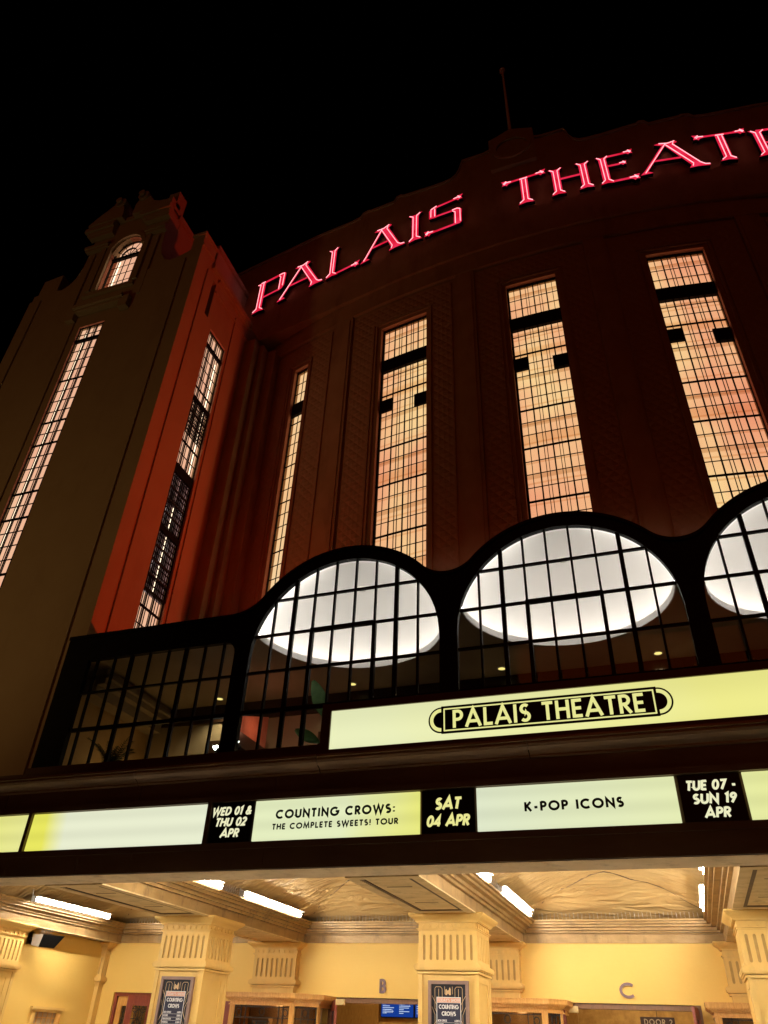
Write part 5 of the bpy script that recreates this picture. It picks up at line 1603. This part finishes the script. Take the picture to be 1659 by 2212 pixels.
# ------------------------------------------------------------------ posters
SCHED = [('BOX OFFICE', '6:30PM'), ('DOORS', '7:00PM'), ('KINGSWOOD', '8:00PM'), ('INTERVAL', '8:30PM'), ('COUNTING CROWS', '9:00PM'), ('SHOW END', '10:30PM')]
def poster(c, lab):
    w2, zt, zb, Y = .315, 2.455, 1.55, 12.99
    t = thing('poster_case', (c, Y, zb), lab, 'poster case', 'framed show posters on the columns')
    m = MB(); f = .045
    m.box(c - w2, c - w2 + f, Y - .035, Y + .03, zb, zt); m.box(c + w2 - f, c + w2, Y - .035, Y + .03, zb, zt); m.box(c - w2 + f, c + w2 - f, Y - .035, Y + .03, zt - f, zt); m.box(c - w2 + f, c + w2 - f, Y - .035, Y + .03, zb, zb + f)
    m.build('frame', MT['poster_frame'], t)
    fn = frontw(Y)
    q = lambda mb, a, b, cc, d, e: mb.quad(fn(a, cc, e), fn(b, cc, e), fn(b, d, e), fn(a, d, e))
    m = MB(); q(m, c - w2 + f, c + w2 - f, zb + f, zt - f, 0.0); bk = m.build('poster', MT['poster_black'], t)
    m = MB()
    def ln(P, th=.006):
        for (x0, z0), (x1, z1) in zip(P, P[1:]):
            L = math.hypot(x1 - x0, z1 - z0); nx, nz = -(z1 - z0) / L * th / 2, (x1 - x0) / L * th / 2
            m.quad(fn(c + x0 - nx, z0 - nz, .003), fn(c + x1 - nx, z1 - nz, .003), fn(c + x1 + nx, z1 + nz, .003), fn(c + x0 + nx, z0 + nz, .003))
    for s in (-1, 1):
        ln([(s * .06, 2.38), (s * .06, 2.28)]); ln([(s * .10, 2.24), (s * .10, 2.35), (s * .125, 2.375), (s * .20, 2.375), (s * .215, 2.355), (s * .215, 2.10), (s * .17, 2.02)])
        ln([(s * .155, 2.24), (s * .155, 2.35)]); ln([(s * .262, 2.26), (s * .17, 2.12)]); ln([(s * .262, 2.12), (s * .215, 2.02), (s * .215, 1.92), (s * .262, 1.83)]); ln([(s * .16, 2.0), (s * .262, 1.83)])
        ln([(s * .16, 1.90), (s * .262, 1.72)]); ln([(s * .262, 1.72), (s * .215, 1.64), (s * .215, 1.60)])
    m.build('gold_lines', MT['poster_gold'], bk)
    m = MB()   # small twin-towered building emblem
    for P in ([(-.05, 2.27), (-.022, 2.27), (-.022, 2.335), (-.036, 2.35), (-.05, 2.335)], [(.005, 2.27), (.036, 2.27), (.036, 2.345), (.02, 2.372), (.005, 2.345)], [(-.022, 2.285), (.005, 2.285), (.005, 2.335), (-.022, 2.325)]):
        m.poly([fn(c + a, b, .0036) for a, b in P])
    m.build('emblem', MT['poster_gold'], bk)
    m = MB(); q(m, c - .19, c + .19, 1.62, 2.245, .005); m.build('sheet_border', MT['poster_white'], bk)
    m = MB(); q(m, c - .18, c + .18, 1.63, 2.17, .0065); m.build('sheet', MT['poster_navy'], bk)
    m = MB(); q(m, c - .18, c + .18, 2.175, 2.235, .0065); q(m, c - .18, c + .18, 1.60 + .03, 1.665, .0075); m.build('heading_band', MT['poster_peach'], bk)
    m = MB()
    text(m, "TODAY'S SHOW", fn, c, 2.185, .040, .17, .004, 0, 'c', .92, d=.008)
    text(m, 'COUNTING', fn, c, 2.095, .052, .24, .004, 0, 'c', .92, d=.008); text(m, 'CROWS', fn, c, 2.01, .052, .24, .004, 0, 'c', .92, d=.008)
    for k, (a, b) in enumerate(SCHED):
        z = 1.935 - .046 * k
        text(m, a, fn, c - .168, z, .026, .2, .001, 0, 'l', .82, d=.008); text(m, b, fn, c + .168, z, .026, .2, .001, 0, 'r', .82, d=.008)
        q(m, c - .168, c + .168, z - .012, z - .009, .0075)
    m.build('lettering', MT['poster_white'], bk)
    m = MB(); q(m, c - w2 + f, c + w2 - f, zb + f, zt - f, .018); m.build('glazing', MT['glass'], t)
poster(-8.27, 'framed black and gold show poster on the left column')
poster(-3.49, 'framed black and gold show poster on the middle column')

# ------------------------------------------------------------------ speaker on the left wall
SP = thing('wall_speaker', (-12.78, 14.5, 3.1), 'grey trapezoid loudspeaker with dark grille bracketed high on the left yellow wall', 'speaker')
m = MB()
F1 = [(-12.44, 14.22, 3.24), (-12.34, 14.76, 3.26), (-12.46, 14.66, 3.03), (-12.54, 14.28, 3.02)]
B1 = [(-12.74, 14.25, 3.25), (-12.70, 14.60, 3.26), (-12.70, 14.56, 3.06), (-12.74, 14.28, 3.05)]
n = m.add(F1 + B1)
m.face((n + 4, n + 5, n + 6, n + 7))
for i in range(4): m.face((n + i, n + (i + 1) % 4, n + 4 + (i + 1) % 4, n + 4 + i))
m.build('cabinet', MT['spk_grey'], SP)
m = MB(); m.poly(F1); m.build('grille', MT['spk'], SP)
m = MB(); m.quad((-12.44, 14.22, 3.255), (-12.34, 14.76, 3.275), (-12.70, 14.60, 3.285), (-12.74, 14.25, 3.265)); m.build('top_cover', MT['spk_grey'], SP)
m = MB(); m.box(-12.93, -12.70, 14.36, 14.44, 3.16, 3.2); m.box(-12.93, -12.90, 14.3, 14.5, 3.08, 3.3); m.build('bracket', MT['leadbar'], SP)
m = MB(); spikes(m, (-12.6, 14.28, 3.245), (-12.58, 14.62, 3.255), 1, 0, .05, .10); m.build('bird_spikes', MT['wire'], SP)

# ------------------------------------------------------------------ lit sign panels of the canopy front
def panel(name, x0, x1, mat, lab, cat, group, lines=(), ink=None, slant=0.0, wt=.2):
    o_ = thing(name, ((x0 + x1) / 2, FY, 3.7), lab, cat, group)
    m = MB(); m.quad((x0 + .012, FY - .012, 3.714), (x1 - .012, FY - .012, 3.714), (x1 - .012, FY - .012, 4.214), (x0 + .012, FY - .012, 4.214))
    m.box(x0 + .012, x1 - .012, FY - .011, FY + .015, 3.714, 4.214)
    m.build('panel', mat, o_)
    if lines:
        for t, xc, z, cap, width in lines:
            m = MB(); tr = cap * .22 if slant == 0 else cap * .10
            nat = text_width(t, cap, tr)
            text(m, t, frontw(FY - .012), xc, z, cap, wt, tr * (width / nat), slant, 'c', width / nat, d=.004)
            m.build('text_line', ink, o_)
    return o_
Wt, Ye = lin(232, 236, 206), lin(232, 230, 96)
Cr = lin(234, 236, 166)
MT['p0'] = lightbox('yellow_panel_glow', lin(226, 224, 92), lin(232, 232, 150), -11, -8.4, .96)
MT['p1'] = lightbox('yellow_to_white_panel_glow', Ye, Wt, -8.9, -7.6, .97, pa=.42, pb=.72)
MT['p2'] = lightbox('pale_panel_glow', lin(228, 236, 190), lin(232, 230, 100), -5.0, -2.3, .97, pa=.55, pb=1.05 - .06)
MT['p3'] = lightbox('white_panel_glow', lin(222, 230, 205), lin(230, 236, 180), -2.6, 0.6, .96)
MT['p4'] = lightbox('right_panel_glow', lin(230, 236, 175), lin(232, 232, 130), 0.2, 2.9, .96)
MT['ink'] = MT['sign_black']
MT['pale_ink'] = glow('pale_letter_glow', lin(242, 240, 196), .95)
MT['yellow_ink'] = glow('yellow_letter_glow', lin(240, 236, 150), .95)
gp = 'lit title panels of the canopy front'; gd = 'black date panels of the canopy front'
panel('title_panel', -12.4, -8.85, MT['p0'], 'blank yellow lit panel cut by the left edge of the picture', 'sign panel', gp)
panel('title_panel', -8.79, -5.815, MT['p1'], 'blank lit panel fading from yellow to white', 'sign panel', gp)
panel('date_panel', -5.76, -5.115, MT['sign_black'], 'black date panel reading WED 01 & THU 02 APR', 'sign panel', gd, [('WED 01 &', -5.455, 4.055, .105, .59), ('THU 02', -5.45, 3.915, .105, .46), ('APR', -5.445, 3.775, .105, .27)], MT['pale_ink'], .20, .25)
panel('title_panel', -5.11, -2.795, MT['p2'], 'lit yellow panel reading COUNTING CROWS: THE COMPLETE SWEETS! TOUR', 'sign panel', gp, [('COUNTING CROWS:', -3.955, 3.978, .105, 1.65), ('THE COMPLETE SWEETS! TOUR', -3.95, 3.842, .07, 1.73)], MT['ink'], 0.0, .27)
panel('date_panel', -2.79, -2.10, MT['sign_black'], 'black date panel reading SAT 04 APR', 'sign panel', gd, [('SAT', -2.455, 3.985, .135, .32), ('04 APR', -2.455, 3.79, .125, .53)], MT['yellow_ink'], .20, .25)
panel('title_panel', -2.095, 0.225, MT['p3'], 'lit white panel reading K-POP ICONS', 'sign panel', gp, [('K-POP ICONS', -.94, 3.912, .105, 1.13)], MT['ink'], 0.0, .27)
panel('date_panel', 0.235, 0.91, MT['sign_black'], 'black date panel reading TUE 07 - SUN 19 APR', 'sign panel', gd, [('TUE 07 -', .575, 4.045, .105, .52), ('SUN 19', .585, 3.90, .105, .45), ('APR', .59, 3.752, .105, .26)], MT['pale_ink'], .20, .25)
panel('title_panel', 0.915, 4.2, MT['p4'], 'blank pale yellow lit panel cut by the right edge of the picture', 'sign panel', gp)
for x in (-8.82, -5.787):
    m = MB(); m.box(x - .03, x + .03, FY - .05, FY + .02, 3.70, 4.225); m.build('panel_divider', MT['bronze'], CN)

# added fill strips along the inside of the canopy edge, unseen from the street
for i in range(4):
    xm = (COLX[i] + COLX[i + 1]) / 2
    t = thing('fluorescent_light', (xm, 9.96, 3.66), 'added fill strip along the inside of the canopy edge, hidden by the lit sign front', 'strip light', 'added fill strips behind the canopy edge')
    m = MB(); m.box(xm - 1.25, xm + 1.25, 9.86, 9.90, 3.62, 3.74); m.box(xm - 1.25, xm + 1.25, 9.90, 10.08, 3.73, 3.74); m.build('housing', MT['fitting'], t)
    m = MB(); m.tube([(xm - 1.22, 9.95, 3.67), (xm + 1.22, 9.95, 3.67)], .042, 10); m.build('diffuser', MT['tube'], t)

# ------------------------------------------------------------------ added red floodlight on the terrace roof, unseen
FL = thing('floodlight', (5.6, 16.35, 9.1), 'added red floodlight on the roof of the glazed terrace, out of view', 'floodlight')
m = MB(); m.box(5.5, 5.7, 16.25, 16.45, 9.06, 9.10); m.tube([(5.6, 16.35, 9.1), (5.6, 16.35, 9.3)], .02, 8); m.box(5.5, 5.78, 16.1, 16.26, 10.4, 10.65); m.tube([(5.6, 16.35, 9.3), (5.6, 16.2, 10.42)], .02, 8); m.build('body', MT['leadbar'], FL)
m = MB(); m.box(3.9, 5.45, 16.27, 16.30, 9.07, 13.0); m.build('beam_blocker', MT['leadbar'], FL)  # added plate keeping the red beam off the bowed wall
fl = lamp('added_red_flood', 'SPOT', (5.40, 16.20, 10.5), 4300, (1.0, .045, .002), spot_size=math.radians(63), spot_blend=.15, shadow_soft_size=.03)
aim(fl, (-12.93, 15.2, 19.6))

for x, tx, e, w_, lab in ((-9.6, -10.8, 200, 85, 'added small red floodlight on the terrace roof nearest the tower'), (-3.4, -3.4, 50, 100, 'added small red floodlight on the terrace roof between the first two arches'), (1.3, 1.3, 36, 100, 'added small red floodlight on the terrace roof behind the middle arch')):
    t = thing('floodlight', (x, 15.75, 9.06), lab, 'floodlight', 'added small red floodlights on the terrace roof')
    m = MB(); m.box(x - .1, x + .1, 15.7, 15.8, 9.06, 9.09); m.tube([(x, 15.75, 9.09), (x, 15.75, 9.2)], .015, 8); m.box(x - .1, x + .1, 15.65, 15.83, 9.2, 9.28); m.build('body', MT['leadbar'], t)
    f = lamp('added_red_wash', 'SPOT', (x, 15.74, 9.32), e, (1.0, .045, .002), spot_size=math.radians(w_), spot_blend=.8, shadow_soft_size=.1)  # added red wash on the bowed wall
    aim(f, (tx, 17.4, 20.0 if x < -9 else 27.0))
